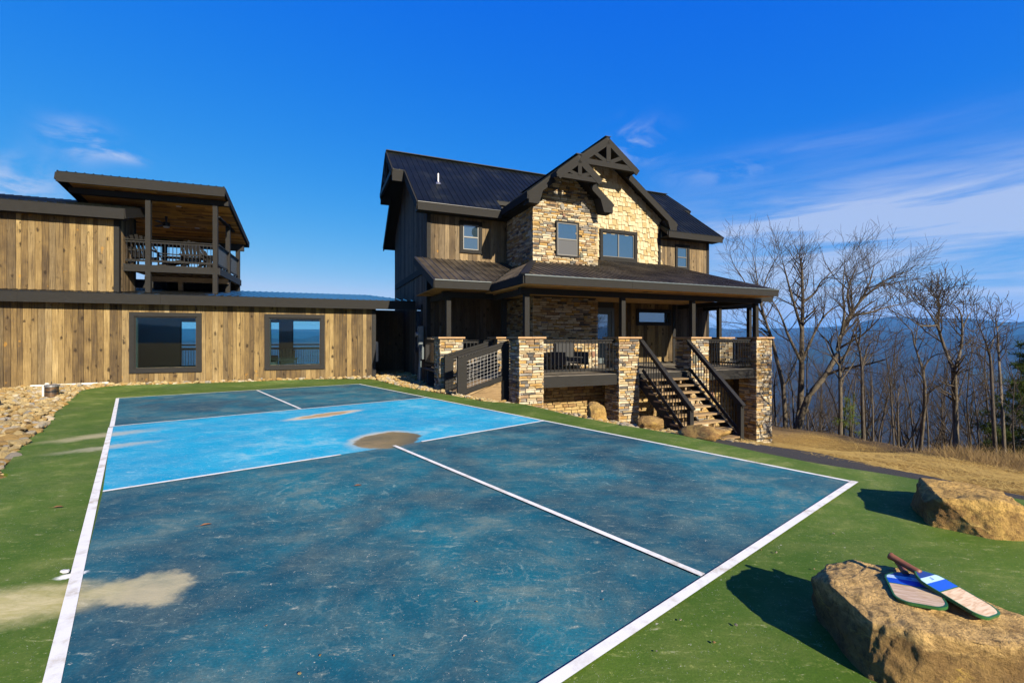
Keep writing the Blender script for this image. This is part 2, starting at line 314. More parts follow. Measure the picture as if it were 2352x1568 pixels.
FABRIC = mat('dark_lounge_fabric', lambda n: dict(c=(.03, .03, .032), r=.9))
def bark(name, c0, c1):
    def fn(n):
        p = n.obj(); v = n.noise(n.map(p, scale=(14, 14, 3)), 2, 6, .7); a = n.noise(p, 1.2, 3, .6)
        c = n.mix(n.ss(v, .35, .65), c0, c1); c = n.mix(n.ss(a, .55, .75, 0, .5), c, (.22, .19, .14))
        return dict(c=c, r=.9, s=.1, n=n.bump(v, .8, .02))
    return mat(name, fn)
BARK = bark('grey_brown_bark', (.055, .044, .031), (.135, .110, .078))
BARK2 = bark('dark_bark', (.045, .036, .028), (.10, .082, .062))
TWIG = mat('twig_bark', lambda n: dict(c=n.mix(n.noise(n.pos(), 3, 3), (.040, .031, .023), (.085, .066, .047)), r=.9, s=.1))
def leaf(name, c0, c1):
    def fn(n):
        c = n.mix(n.noise(n.pos(), 2.5, 4), tuple(.8 * v for v in c0), tuple(.8 * v for v in c1))
        d = n.node('ShaderNodeBsdfDiffuse'); n.l.new(c, d.inputs[0]); t = n.node('ShaderNodeBsdfTranslucent'); n.l.new(c, t.inputs[0])
        m = n.node('ShaderNodeMixShader'); m.inputs[0].default_value = .3; n.l.new(d.outputs[0], m.inputs[1]); n.l.new(t.outputs[0], m.inputs[2])
        return m.outputs[0]
    return mat(name, fn)
PINEL = leaf('pine_needles', (.035, .055, .012), (.085, .11, .028))
SAPL = leaf('sapling_needles', (.10, .15, .02), (.20, .24, .05))
DRY = leaf('dry_stalks', (.24, .155, .065), (.42, .29, .13))
STRAW = leaf('yellow_straw', (.46, .30, .08), (.62, .45, .17))
def ground_fn(n):
    p = n.pos(); lit = n.attr('litter'); rk = n.attr('rocky')
    a = n.noise(p, .45, 5, .6); fib = n.noise(n.map(p, scale=(3, 11, 3), rot=(0, 0, R(30))), 3.2, 6, .75, 1.2); fib2 = n.noise(n.map(p, scale=(13, 3, 3), rot=(0, 0, R(10))), 3.0, 5, .75, 1.0)
    straw = n.mix(n.ss(a, .38, .62), (.50, .32, .075), (.58, .41, .13))
    straw = n.mix(n.ss(n.math('MULTIPLY', fib, fib2), .22, .36), (.30, .175, .045), straw)
    straw = n.mix(n.ss(n.noise(p, .9, 5, .65), .60, .72, 0, .6), straw, (.17, .16, .05))
    straw = n.mix(n.ss(n.noise(p, 2.2, 5, .7), .63, .72, 0, .8), straw, (.13, .075, .03))
    leafl = n.mix(n.noise(p, 5, 6, .75), (.06, .04, .022), (.17, .115, .06))
    c = straw
    soil = n.mix(n.noise(p, 14, 6, .7), (.20, .12, .045), (.36, .24, .10))
    c = n.mix(lit, n.mix(rk, c, soil), leafl)
    return dict(c=c, r=.95, s=.1, n=n.bump(n.math('ADD', fib, n.noise(p, 9, 6, .7)), .9, .05))
GROUND = mat('straw_and_leaf_litter', ground_fn)
def asphalt_fn(n):
    p = n.pos(); a = n.noise(p, 90, 3, .7); b = n.noise(p, 2, 5, .6)
    c = n.mix(a, (.022, .021, .020), (.075, .068, .060)); c = n.mix(n.ss(b, .55, .75, 0, .5), c, (.15, .10, .05))
    return dict(c=c, r=.9, s=.2, n=n.bump(a, .8, .02))
ASPH = mat('dark_crushed_asphalt', asphalt_fn)
def hill_fn(n):
    p = n.pos(); a = n.noise(p, .012, 6, .7); b = n.noise(p, .0016, 5, .6); t = n.noise(p, .07, 4, .75)
    c = n.mix(n.ss(a, .35, .68), (.020, .020, .020), (.048, .044, .040)); c = n.mix(n.ss(t, .45, .7, 0, .6), c, (.03, .026, .022))
    c = n.mix(n.ss(b, .56, .66, 0, .6), c, (.035, .055, .028))
    c = n.mix(n.ss(n.noise(p, .006, 4, .7), .68, .72, 0, .6), c, (.22, .18, .11))
    return dict(c=c, r=.95, s=.05, n=n.bump(n.math('ADD', t, a), 1.0, 14.0))
HILL = mat('bare_winter_forest', hill_fn)
# ---------------------------------------------------------------- geometry helpers
rng = random.Random(7)
def link(o, parent=None):
    C.objects.link(o)
    if parent is not None: o.parent = parent
    return o
def mk(name, V, F, m, parent=None, smooth=False, mi=None):
    me = bpy.data.meshes.new(name); me.from_pydata([tuple(v) for v in V], [], [tuple(f) for f in F])
    for x in (m if isinstance(m, (list, tuple)) else [m]): me.materials.append(x)
    if mi is not None: me.polygons.foreach_set('material_index', mi)
    if smooth: me.polygons.foreach_set('use_smooth', [True] * len(F))
    me.update(); return link(bpy.data.objects.new(name, me), parent)
BOXF = [(0, 3, 2, 1), (4, 5, 6, 7), (0, 1, 5, 4), (1, 2, 6, 5), (2, 3, 7, 6), (3, 0, 4, 7)]
def boxv(x0, x1, y0, y1, z0, z1):
    return [(x0, y0, z0), (x1, y0, z0), (x1, y1, z0), (x0, y1, z0), (x0, y0, z1), (x1, y0, z1), (x1, y1, z1), (x0, y1, z1)]
class MB:
    def __init__(s): s.V = []; s.F = []
    def add(s, V, F): o = len(s.V); s.V += [tuple(v) for v in V]; s.F += [tuple(i + o for i in f) for f in F]; return s
    def box(s, *a): return s.add(boxv(*a), BOXF)
    def beam(s, p0, p1, w, h, up=(0, 0, 1)):
        p0, p1 = Vector(p0), Vector(p1); d = (p1 - p0).normalized(); u = Vector(up)
        sd = d.cross(u)
        if sd.length < 1e-4: sd = d.cross(Vector((1, 0, 0)))
        sd.normalize(); u = sd.cross(d).normalized(); sd *= w / 2; u *= h / 2
        return s.add([p0 - sd - u, p0 + sd - u, p0 + sd + u, p0 - sd + u, p1 - sd - u, p1 + sd - u, p1 + sd + u, p1 - sd + u],
                     [(0, 1, 2, 3), (7, 6, 5, 4), (0, 4, 5, 1), (1, 5, 6, 2), (2, 6, 7, 3), (3, 7, 4, 0)])
    def tube(s, pts, rad, k=8, cap=True):
        pts = [Vector(p) for p in pts]; n = len(pts); o = len(s.V)
        if not isinstance(rad, (list, tuple)): rad = [rad] * n
        for i, p in enumerate(pts):
            d = (pts[min(i + 1, n - 1)] - pts[max(i - 1, 0)]).normalized()
            a = d.cross(Vector((.3, .2, 1)) if abs(d.z) < .9 else Vector((1, .2, 0))).normalized(); b = d.cross(a)
            for j in range(k):
                t = 2 * math.pi * j / k; s.V.append(tuple(p + (a * math.cos(t) + b * math.sin(t)) * rad[i]))
        for i in range(n - 1):
            for j in range(k):
                j2 = (j + 1) % k; s.F.append((o + i * k + j, o + i * k + j2, o + (i + 1) * k + j2, o + (i + 1) * k + j))
        if cap: s.F.append(tuple(o + j for j in reversed(range(k)))); s.F.append(tuple(o + (n - 1) * k + j for j in range(k)))
        return s
    def prism(s, poly, vec):
        n = len(poly); P = [Vector(p) for p in poly]; v = Vector(vec)
        return s.add(P + [p + v for p in P], [tuple(range(n)), tuple(reversed(range(n, 2 * n)))] + [(i, i + n, (i + 1) % n + n, (i + 1) % n) for i in range(n)])
    def build(s, name, m, parent=None, smooth=False): return mk(name, s.V, s.F, m, parent, smooth)
UNIT = {}
def pc(name, a0, a1, b0, b1, z0, z1, m, parent):
    """a box piece that shares its mesh with all alike pieces"""
    if m.name not in UNIT:
        me = bpy.data.meshes.new('board_' + m.name); me.from_pydata(boxv(-.5, .5, -.5, .5, -.5, .5), [], BOXF); me.materials.append(m); UNIT[m.name] = me
    o = bpy.data.objects.new(name, UNIT[m.name]); o.location = ((a0 + a1) / 2, (b0 + b1) / 2, (z0 + z1) / 2); o.scale = (abs(a1 - a0), abs(b1 - b0), abs(z1 - z0))
    return link(o, parent)
def bx(name, a0, a1, b0, b1, z0, z1, m, parent=None): return mk(name, boxv(a0, a1, b0, b1, z0, z1), BOXF, m, parent)
def bm(name, p0, p1, w_, h, m, parent, up=(0, 0, 1)): return MB().beam(p0, p1, w_, h, up).build(name, m, parent)
def tag(o, label, cat, group=None, kind=None):
    o['label'] = label; o['category'] = cat
    if group: o['group'] = group
    if kind: o['kind'] = kind
    return o
def struct(o): o['kind'] = 'structure'; return o
def thing(name, label, cat, loc=(0, 0, 0), rz=0, group=None):
    o = bpy.data.objects.new(name, None); o.location = loc; o.rotation_euler = (0, 0, rz); o.empty_display_size = .3
    link(o); return tag(o, label, cat, group)
def copy_tree(o, parent=None):
    c = o.copy(); C.objects.link(c); c.parent = parent
    for ch in list(o.children): copy_tree(ch, c)
    return c
def wall_shell(name, axis, const, th, u0, u1, z0, z1, holes, m, parent):
    us = sorted({u0, u1, *[h[0] for h in holes], *[h[1] for h in holes]}); zs = sorted({z0, z1, *[h[2] for h in holes], *[h[3] for h in holes]})
    mb = MB()
    for i in range(len(us) - 1):
        for j in range(len(zs) - 1):
            cu, cz = (us[i] + us[i + 1]) / 2, (zs[j] + zs[j + 1]) / 2
            if any(h[0] < cu < h[1] and h[2] < cz < h[3] for h in holes): continue
            if axis == 'a': mb.box(us[i], us[i + 1], const, const + th, zs[j], zs[j + 1])
            else: mb.box(const, const + th, us[i], us[i + 1], zs[j], zs[j + 1])
    return mb.build(name, m, parent)
def planks(parent, axis, const, out, u0, u1, zb, zt, m, wd=.17, holes=(), seed=1, name='plank', gap=.009):
    """vertical boards on a wall; out = direction the wall faces along the other axis; zt may be a function of u"""
    r = random.Random(seed); us = [u0]
    while us[-1] < u1 - wd * .6: us.append(min(u1, us[-1] + wd * r.choice((.72, .9, 1, 1, 1.12, 1.3))))
    us[-1] = u1
    us = sorted({*us, *[h[0] for h in holes if u0 < h[0] < u1], *[h[1] for h in holes if u0 < h[1] < u1]})
    f = zt if callable(zt) else (lambda u: zt)
    for p, q in zip(us[:-1], us[1:]):
        if q - p < .012: continue
        th = .020 + r.random() * .008; lo, hi = sorted((const, const + out * th)); segs = [(zb, None)]
        for h in holes:
            if h[0] < (p + q) / 2 < h[1]: segs = [(zb, h[2]), (h[3], None)]
        for s0, s1 in segs:
            if s1 is None:
                za, zc = f(p + gap / 2), f(q - gap / 2)
                if min(za, zc) - s0 < .03: 
                    if max(za, zc) - s0 < .03: continue
                    za, zc = max(za, s0 + .01), max(zc, s0 + .01)
            else: za = zc = s1
            if abs(za - zc) < 1e-4:
                if axis == 'a': pc(name, p, q - gap, lo, hi, s0, za, m, parent)
                else: pc(name, lo, hi, p, q - gap, s0, za, m, parent)
            else:
                q2 = q - gap
                V = [(p, lo, s0), (q2, lo, s0), (q2, hi, s0), (p, hi, s0), (p, lo, za), (q2, lo, zc), (q2, hi, zc), (p, hi, za)] if axis == 'a' else \
                    [(lo, p, s0), (hi, p, s0), (hi, q2, s0), (lo, q2, s0), (lo, p, za), (hi, p, za), (hi, q2, zc), (lo, q2, zc)]
                mk(name, V, BOXF, m, parent)
def clip(poly, ax, v, keep_less):
    out = []
    for i in range(len(poly)):
        p, q = poly[i], poly[(i + 1) % len(poly)]; ip = (p[ax] <= v) == keep_less; iq = (q[ax] <= v) == keep_less
        if ip: out.append(p)
        if ip != iq:
            t = (v - p[ax]) / (q[ax] - p[ax]); out.append(tuple(p[k] + t * (q[k] - p[k]) for k in range(2)))
    return out
def roof(name, poly, zf, rib_axis, parent, panel=.92, rib=.23, th=.14, start=None, soffit=None, skin=None):
    """metal roof plane: a slab part with ribbed panels as its pieces; poly in plan (a, b), zf(a, b) = height; ribs run along rib_axis"""
    core = MB().prism([(a, b, zf(a, b) - .006) for a, b in poly], (0, 0, -th)).build(name, soffit or TRIM_D, parent)
    ax = 1 - rib_axis; lo, hi = min(p[ax] for p in poly), max(p[ax] for p in poly)
    u = lo if start is None else start
    while u < hi - .01:
        u2 = min(u + panel, hi); pl = clip(clip(poly, ax, u2 - .004, True), ax, u, False)
        if len(pl) >= 3:
            mb = MB(); mb.prism([(a, b, zf(a, b) + .012) for a, b in pl], (0, 0, -.014))
            x = u + rib * .12
            while x < u2:
                line = []
                for i in range(len(pl)):
                    p, q = pl[i], pl[(i + 1) % len(pl)]
                    if (p[ax] - x) * (q[ax] - x) < 0:
                        t = (x - p[ax]) / (q[ax] - p[ax]); line.append(p[rib_axis] + t * (q[rib_axis] - p[rib_axis]))
                if len(line) >= 2:
                    s0, s1 = min(line), max(line)
                    def P(s, du, dz):
                        q = [0, 0]; q[ax] = x + du; q[rib_axis] = s; return (q[0], q[1], zf(*q) + .012 + dz)
                    V = [P(s, du, dz) for s in (s0, s1) for du, dz in ((-.028, -.002), (-.012, .024), (.012, .024), (.028, -.002))]
                    mb.add(V, [(0, 1, 2, 3), (7, 6, 5, 4), (0, 4, 5, 1), (1, 5, 6, 2), (2, 6, 7, 3)])
                x += rib
            mb.build('roof_panel', skin or ROOF, core)
        u = u2
    return core
def ico(sub=2):
    b = bmesh.new(); bmesh.ops.create_icosphere(b, subdivisions=sub, radius=1); V = [v.co.copy() for v in b.verts]; F = [[v.index for v in f.verts] for f in b.faces]; b.free(); return V, F
from mathutils import noise as mnoise
def rock_shape(seed, sub=2, flatz=.6, amp=.28, facets=7):
    """an angular weathered stone: sphere cut by random planes, then roughened"""
    r = random.Random(seed); V, F = ico(sub); off = Vector((seed * 3.7, seed * 1.3, seed * .9))
    pl = []
    for _ in range(facets):
        d = Vector((r.gauss(0, 1), r.gauss(0, 1), r.gauss(0, 1))).normalized(); pl.append((d, r.uniform(.48, .82)))
    out = []
    for v in V:
        q = v.copy()
        for d, h in pl:
            k = q.dot(d)
            if k > h: q -= d * (k - h) * .9
        q *= 1 + amp * mnoise.noise(q * 1.6 + off) + .25 * amp * mnoise.noise(q * 4.5 + off)
        out.append((q.x, q.y, q.z * flatz))
    return out, F
# ---------------------------------------------------------------- terrain
def sm(x, a, b):
    t = min(1, max(0, (x - a) / (b - a))); return t * t * (3 - 2 * t)
def de(X, Y):
    return (X + 4.9) * .78 + (Y - 16.4) * .625, (X + 4.9) * .625 - (Y - 16.4) * .78
def tz(X, Y):
    """height of the ground beside and beyond the court pad, which is at 0"""
    d, e = de(X, Y)
    if d <= 0 and (X + 3.8) * -.347 + (Y - 18) * .938 < 8.6: return -.035
    d = max(d, 0)
    fe = sm(e, 0, 3) * (1 - .28 * sm(e, 9, 15)); dc = min(17, max(8, 17 - 1.7 * (e - 9)))
    z = -.215 * min(d, 10) - .085 * max(0, min(d, max(10, dc)) - 10)
    if dc < 10: z = -.215 * min(d, dc) 
    z *= fe
    if d > dc: k = d - dc; z -= (.06 * k * k if k < 4 else .96 + .48 * (k - 4))
    bk = (X + 3.8) * -.347 + (Y - 18) * .938 - 8.6
    if bk > 0: z -= (.06 * bk * bk if bk < 4 else .96 + .48 * (bk - 4)) * sm(-X, -14, -4)
    return max(z, -58) - .035
rings = [0.0] + list(np.geomspace(.6, 140, 110)); NA = 420
V = [(0, 0, -.035)]; lit = [0.0]; rky = [1.0]
for r_ in rings[1:]:
    for j in range(NA):
        t = 2 * math.pi * j / NA; X, Y = r_ * math.sin(t), r_ * math.cos(t); d, e = de(X, Y)
        dc = min(17, max(8, 17 - 1.7 * (e - 9)))
        wob = .10 * mnoise.noise(Vector((X * .5, Y * .5, 0))) + .04 * mnoise.noise(Vector((X * 2, Y * 2, 3)))
        V.append((X, Y, tz(X, Y) + (wob if d > 1.5 else 0)))
        lit.append(sm(d + 1.2 * mnoise.noise(Vector((X * .35, Y * .35, 7))), dc - 1.8, dc + .4))
        rky.append(1.0 if e < 7.5 and d < 9 or d < -1 else 1 - sm(e, 7.5, 9.5))
F = [(0, 1 + (j + 1) % NA, 1 + j) for j in range(NA)]
for i in range(len(rings) - 2):
    o = 1 + i * NA
    F += [(o + j, o + (j + 1) % NA, o + NA + (j + 1) % NA, o + NA + j) for j in range(NA)]
F = [f[::-1] if len(f) == 4 else f[::-1] for f in F]
ground = struct(mk('ground', V, F, GROUND, smooth=True))
for nm, dat in (('litter', lit), ('rocky', rky)):
    at = ground.data.attributes.new(nm, 'FLOAT', 'POINT'); at.data.foreach_set('value', dat)

# green pad round the court
MAT = [(-5.2, -4), (-5.3, 4.0), (-5.84, 5.22), (-6.63, 6.15), (-7.46, 7.19), (-8.11, 8.02), (-9.17, 9.17), (-9.71, 9.87), (-10.3, 10.59), (-11.7, 12.31), (-12.37, 13.22),
       (-12.46, 14.37), (-10.8, 15.03), (-9.09, 15.78), (-7.34, 16.56), (-5.45, 16.79), (-4.88, 16.37), (-3.46, 14.28), (-2.06, 12.55), (-1.32, 11.69), (-.58, 10.84),
       (.18, 10.47), (.69, 9.73), (1.2, 8.79), (1.7, 8.15), (2.11, 7.67), (2.48, 7.26), (3.06, 6.39), (3.32, 5.91), (3.79, 5.38), (4.32, 4.83), (4.76, 4.25), (6.2, 2.6), (7.4, -1), (7.4, -4)]
def catmull(P, k=5):
    out = []
    for i in range(len(P) - 1):
        p0, p1, p2, p3 = [Vector(P[min(max(i + q, 0), len(P) - 1)]) for q in (-1, 0, 1, 2)]
        for j in range(k):
            t = j / k; out.append(.5 * ((2 * p1) + (p2 - p0) * t + (2 * p0 - 5 * p1 + 4 * p2 - p3) * t * t + (3 * p1 - p0 - 3 * p2 + p3) * t ** 3))
    return out + [Vector(P[-1])]
edge = catmull(MAT)
edge = [p + Vector((mnoise.noise(Vector((p.x * 2.3, p.y * 2.3, 0))), mnoise.noise(Vector((p.x * 2.3, p.y * 2.3, 5))))) * .05 for p in edge]
mbp = MB().prism([(p.x, p.y, 0) for p in reversed(edge)], (0, 0, -.09))
struct(mbp.build('green_court_surround', GREEN))
CT = dict(A=(-9.777, 11.353), B=(-4.967, 14.887), Cf=(-7.264, 13.041), D=(-6.757, 7.735), E=(-4.445, 9.622), F=(-2.152, 11.435), G=(-3.983, 4.458), H=(-1.633, 6.337),
          I=(.581, 8.262), J=(1.199, 2.874), K=(3.551, 4.753), L=(-1.119, .930))
def sheet(name, keys, z, m, div=1):
    o = mk(name, [(*CT[k], z) for k in keys], [tuple(reversed(range(len(keys)))) if False else tuple(range(len(keys)))], m)
    if o.data.polygons[0].normal.z < 0: o.data.flip_normals()
    return struct(o)
sheet('far_service_court', 'ADEFB', .004, NAVY); sheet('kitchen_court', 'DGHIFE', .004, AQUA); sheet('near_service_court', 'GLJKIH', .004, NAVY)
def stripe(name, p, q, wd, z=.008, ext=0.0):
    p, q = Vector(p), Vector(q); d = (q - p).normalized(); n_ = Vector((-d.y, d.x)) * wd / 2; p = p - d * ext; q = q + d * ext
    o = mk(name, [(*(p - n_), z), (*(q - n_), z), (*(q + n_), z), (*(p + n_), z)], [(0, 1, 2, 3)], LINE)
    if o.data.polygons[0].normal.z < 0: o.data.flip_normals()
    return struct(o)
stripe('court_line', CT['A'], CT['D'], .062, ext=.03); stripe('court_line', (-6.71, 7.66), CT['L'], .062); stripe('court_line', CT['A'], CT['B'], .05, .012)
stripe('court_line', CT['B'], CT['K'], .05, ext=.02); stripe('court_line', CT['L'], CT['K'], .062, .012, .025); stripe('court_line', CT['D'], CT['F'], .045, .012)
stripe('court_line', CT['G'], (-2.19, 5.86), .05, .012); stripe('court_line', (-1.30, 6.60), CT['I'], .05, .012)
stripe('court_line', CT['Cf'], CT['E'], .05, .016); stripe('court_line', CT['H'], CT['J'], .05, .016)

# dark crushed path along the lower side of the pad
V = []; F = []; K = 0
seg = [p for p in edge if p.x > 2.2 and p.y > -3]
for i, p in enumerate(seg):
    t = i / (len(seg) - 1); nrm = Vector((.80, .60)); wd = 2.0 * (1 - sm(t, .15, .75)) + .55
    wd *= 1 + .25 * mnoise.noise(Vector((t * 9, 1, 0)))
    for k in range(7):
        q = p + nrm * (wd * k / 6 - .05); V.append((q.x, q.y, tz(q.x, q.y) + .03 + (-.03 if k == 6 else 0)))
    if i:
        F += [(K + k, K + k + 1, K - 7 + k + 1, K - 7 + k) for k in range(6)]
    K += 7
path = struct(mk('asphalt_path', V, F, ASPH, smooth=True))
if path.data.polygons[3].normal.z < 0: path.data.flip_normals()
# ---------------------------------------------------------------- shared building pieces
def window(parent, b, a0, a1, z0, z1, tw, m_trim=None, style='double', out=.035, pane=None, axis='a', sashm=None):
    """framed window on a wall facing -b: outer trim a0..a1, z0..z1 with boards tw wide"""
    m_trim = m_trim or TRIM; pane = pane or GLASS2; sashm = sashm or SASH
    mb = MB(); f0, f1 = b - out, b + .02
    mb.box(a0, a1, f0, f1, z1 - tw, z1).box(a0, a1, f0, f1, z0, z0 + tw).box(a0, a0 + tw, f0 + .003, f1, z0 + tw, z1 - tw).box(a1 - tw, a1, f0 + .003, f1, z0 + tw, z1 - tw)
    o = mb.build('window', m_trim, parent); i0, i1, j0, j1 = a0 + tw, a1 - tw, z0 + tw, z1 - tw
    s = .035; sb0, sb1 = b - .012, b + .04
    sh = MB().box(i0, i1, sb0, sb1, j1 - s, j1).box(i0, i1, sb0, sb1, j0, j0 + s).box(i0, i0 + s, sb0 + .002, sb1, j0 + s, j1 - s).box(i1 - s, i1, sb0 + .002, sb1, j0 + s, j1 - s)
    if style == 'double': sh.box(i0 + s, i1 - s, sb0 - .006, sb1, (j0 + j1) / 2 - .022, (j0 + j1) / 2 + .022)
    if style == 'slider': sh.box((i0 + i1) / 2 - .025, (i0 + i1) / 2 + .025, sb0 - .006, sb1, j0 + s, j1 - s)
    sh.build('sash', sashm, o); p = b + .012; zc = (j0 + j1) / 2; ac = (i0 + i1) / 2
    if style in ('double', 'screen'):
        pc('pane', i0 + s, i1 - s, p, p + .006, zc + .02, j1 - s, pane, o); pc('pane' if style == 'double' else 'insect_screen', i0 + s, i1 - s, p - (.012 if style == 'screen' else 0), p + .006, j0 + s, zc - .02, pane if style == 'double' else SCREEN, o)
        if style == 'screen': pc('meeting_rail', i0 + s, i1 - s, sb0 - .006, sb1, zc - .02, zc + .02, sashm, o)
    elif style == 'slider':
        pc('pane', i0 + s, ac - .025, p, p + .006, j0 + s, j1 - s, pane, o); pc('pane', ac + .025, i1 - s, p, p + .006, j0 + s, j1 - s, pane, o)
    else: pc('pane', i0 + s, i1 - s, p, p + .006, j0 + s, j1 - s, pane, o)
    return o
def railing(parent, p0, p1, z0, z1, step=.115, m=None, name='railing'):
    """porch railing from p0 to p1 (plan points), bottom rail z0, top rail z1"""
    m = m or TRIM_D; p0, p1 = Vector(p0), Vector(p1); d = (p1 - p0); L = d.length; d.normalize()
    def P(t, z): q = p0 + d * t; return (q.x, q.y, z)
    o = MB().beam(P(0, z1 - .02), P(L, z1 - .02), .12, .034).beam(P(0, z1 - .075), P(L, z1 - .075), .036, .070).build(name, m, parent)
    bm('bottom_rail', P(0, z0 + .045), P(L, z0 + .045), .036, .070, m, o)
    n_ = max(1, int(L / step))
    for i in range(n_):
        t = (i + .5) * L / n_; q = P(t, 0); pc('baluster', q[0] - .009, q[0] + .009, q[1] - .034, q[1] - .016, z0 + .02, z1 - .06, BLACKM, o)
    return o
def adirondack(name, label, loc, rz, m, group):
    t = thing(name, label, 'chair', loc, rz, group)
    for i in range(5):
        x = -.24 + .12 * i; bm('back_slat', (x * .85, .22, .30), (x * 1.15, .62, 1.02 - abs(i - 2) * .035), .095, .022, m, t, (0, -1, .4))
    for i in range(5):
        y = -.32 + .11 * i; bm('seat_slat', (-.27, y, .38 - .028 * i), (.27, y, .38 - .028 * i), .095, .022, m, t)
    for s in (-1, 1):
        bm('arm', (s * .33, -.40, .56), (s * .33, .38, .56), .12, .025, m, t); bm('front_leg', (s * .31, -.36, .0), (s * .31, -.36, .55), .09, .03, m, t, (1, 0, 0)); bm('rear_leg', (s * .25, -.34, .36), (s * .25, .55, .03), .03, .10, m, t)
    bm('back_brace', (-.33, .36, .53), (.33, .36, .53), .03, .07, m, t); return t

# ---------------------------------------------------------------- long annex on the left
W0 = (-3.8, 18.0, 0); WR = R(20.3)
wing = thing('annex_building', 'long low annex of weathered brown planks with a raised covered deck, left of the lodge', 'building', W0, WR)
S0, S1 = -14.6, -1.49
win1 = (-9.268, -7.234, .335, 2.356); win2 = (-5.31, -3.307, .345, 2.362); TW = .175
h1 = (win1[0] + TW, win1[1] - TW, win1[2] + TW, win1[3] - TW); h2 = (win2[0] + TW, win2[1] - TW, win2[2] + TW, win2[3] - TW)
wl = wall_shell('wall', 'a', .36, .14, S0, S1, -.05, 2.72, [h1, h2], INTER, wing)
planks(wl, 'a', .36, -1, S0, S1 - .12, -.03, 2.66, PLANK, .155, [h1, h2], 3)
bx('corner_board', S1 - .115, S1 + .025, .325, .50, -.03, 2.62, TRIM_D, wing)
for h in (win1, win2): window(wing, .335, *h, TW - .04, TRIM_D, 'fixed', .05, GLASS, sashm=TRIM_D)
# room behind the two windows, open to the valley at the back
back = wall_shell('back_wall', 'a', 5.35, .15, S0, S1, -.05, 2.72, [(-9.26, -8.45, .12, 2.24), (-5.80, -5.38, .12, 2.26), (-4.88, -3.45, .12, 2.33), (-7.6, -6.9, .1, 2.2)], INTER, wing)
for a0, a1, z1 in ((-9.26, -8.45, 2.24), (-5.80, -5.38, 2.26), (-4.88, -3.45, 2.33)):
    o = MB().box(a0, a0 + .05, 5.33, 5.38, .12, z1).box(a1 - .05, a1, 5.33, 5.38, .12, z1).box(a0 + .05, a1 - .05, 5.33, 5.38, z1 - .05, z1).box(a0 + .05, a1 - .05, 5.33, 5.38, 1.16, 1.22).build('rear_window', TRIM_D, wing)
    pc('pane', a0 + .05, a1 - .05, 5.35, 5.356, .12, z1 - .05, GLASS, o)
bx('room_floor', S0, S1, .50, 5.35, -.05, .03, FLOORI, wing); bx('room_ceiling', S0, S1, .50, 5.35, 2.62, 2.70, INTER, wing)
bx('side_wall', S0 - .1, S0, .36, 5.5, -.05, 2.72, INTER, wing); bx('side_wall', S1 - .12, S1, .50, 5.35, -.04, 2.72, INTER, wing); bx('partition', -6.7, -6.6, .50, 5.35, .03, 2.62, INTER, wing)
bx('rear_terrace', S0, 0, 5.5, 8.2, -.4, -.02, DECKB, wing); railing(wing, (S0, 8.05), (-1, 8.05), .08, 1.02, .11, name='terrace_railing')
# eave, fascia and low metal roof
zl = lambda a, b: 2.93 + .13 * b
roof('roof', [(S0, -.03), (.0, -.03), (.0, .3), (-1.6, 4.6), (S0, 4.6)], zl, 1, wing, th=.12, skin=ROOF3)
roof('roof', [(S0, 4.6), (-1.6, 4.6), (.0, 5.9), (S0, 5.9)], lambda a, b: 3.528 - .13 * (b - 4.6), 1, wing, th=.12)
a = S0
for k, a1 in enumerate((-11.9, -8.3, -4.9, -.95, .02)): bx('fascia', a, a1 - .004, -.04 - .002 * (k % 2), .0, 2.60, 2.915, TRIM, wing); a = a1
bx('soffit', S0, .0, .002, .34, 2.64, 2.67, TRIM_D, wing)
# alcove between annex and lodge
aw = bx('alcove_wall', S1, 2.1, 2.62, 2.75, -.05, 2.72, INTER, wing); planks(aw, 'a', 2.62, -1, S1, 1.9, .08, 2.64, PLANK_DARK, .16, (), 5)
bx('alcove_post', .16, .23, 2.53, 2.60, .08, 2.64, BARE, wing); bx('alcove_sill', S1, .3, 2.48, 2.60, -.05, .075, BARE, wing)
# upper storey box
ub = wall_shell('upper_wall', 'a', .71, .14, S0, -9.70, 2.95, 5.5, [], INTER, wing); planks(ub, 'a', .71, -1, S0, -9.82, 3.03, 5.46, PLANK, .17, (), 8)
us = bx('upper_side_wall', -9.84, -9.71, .85, 1.95, 2.95, 5.7, INTER, wing); planks(us, 'b', -9.71, 1, .80, 1.93, 3.08, lambda u: 5.46 + .28 * (u - .7), PLANK_B, .11, (), 9)
bx('corner_board', -9.82, -9.675, .675, .80, 3.03, 5.44, TRIM, wing); bx('corner_board', -9.70, -9.665, 1.90, 2.0, 3.1, 5.75, TRIM, wing)
z1f = lambda a, b: 5.755 + .28 * (b - .35)
roof('upper_roof', [(S0, .33), (-9.38, .33), (-9.38, 1.95), (-10.6, 3.2), (S0, 3.2)], z1f, 1, wing, th=.10)
bx('fascia', S0, -9.40, .30, .345, 5.395, 5.735, TRIM, wing); bm('fascia', (-9.38, .30, 5.57), (-9.38, 1.98, 6.04), .04, .30, TRIM, wing); bx('soffit', S0, -9.45, .35, .70, 5.42, 5.45, TRIM_D, wing)
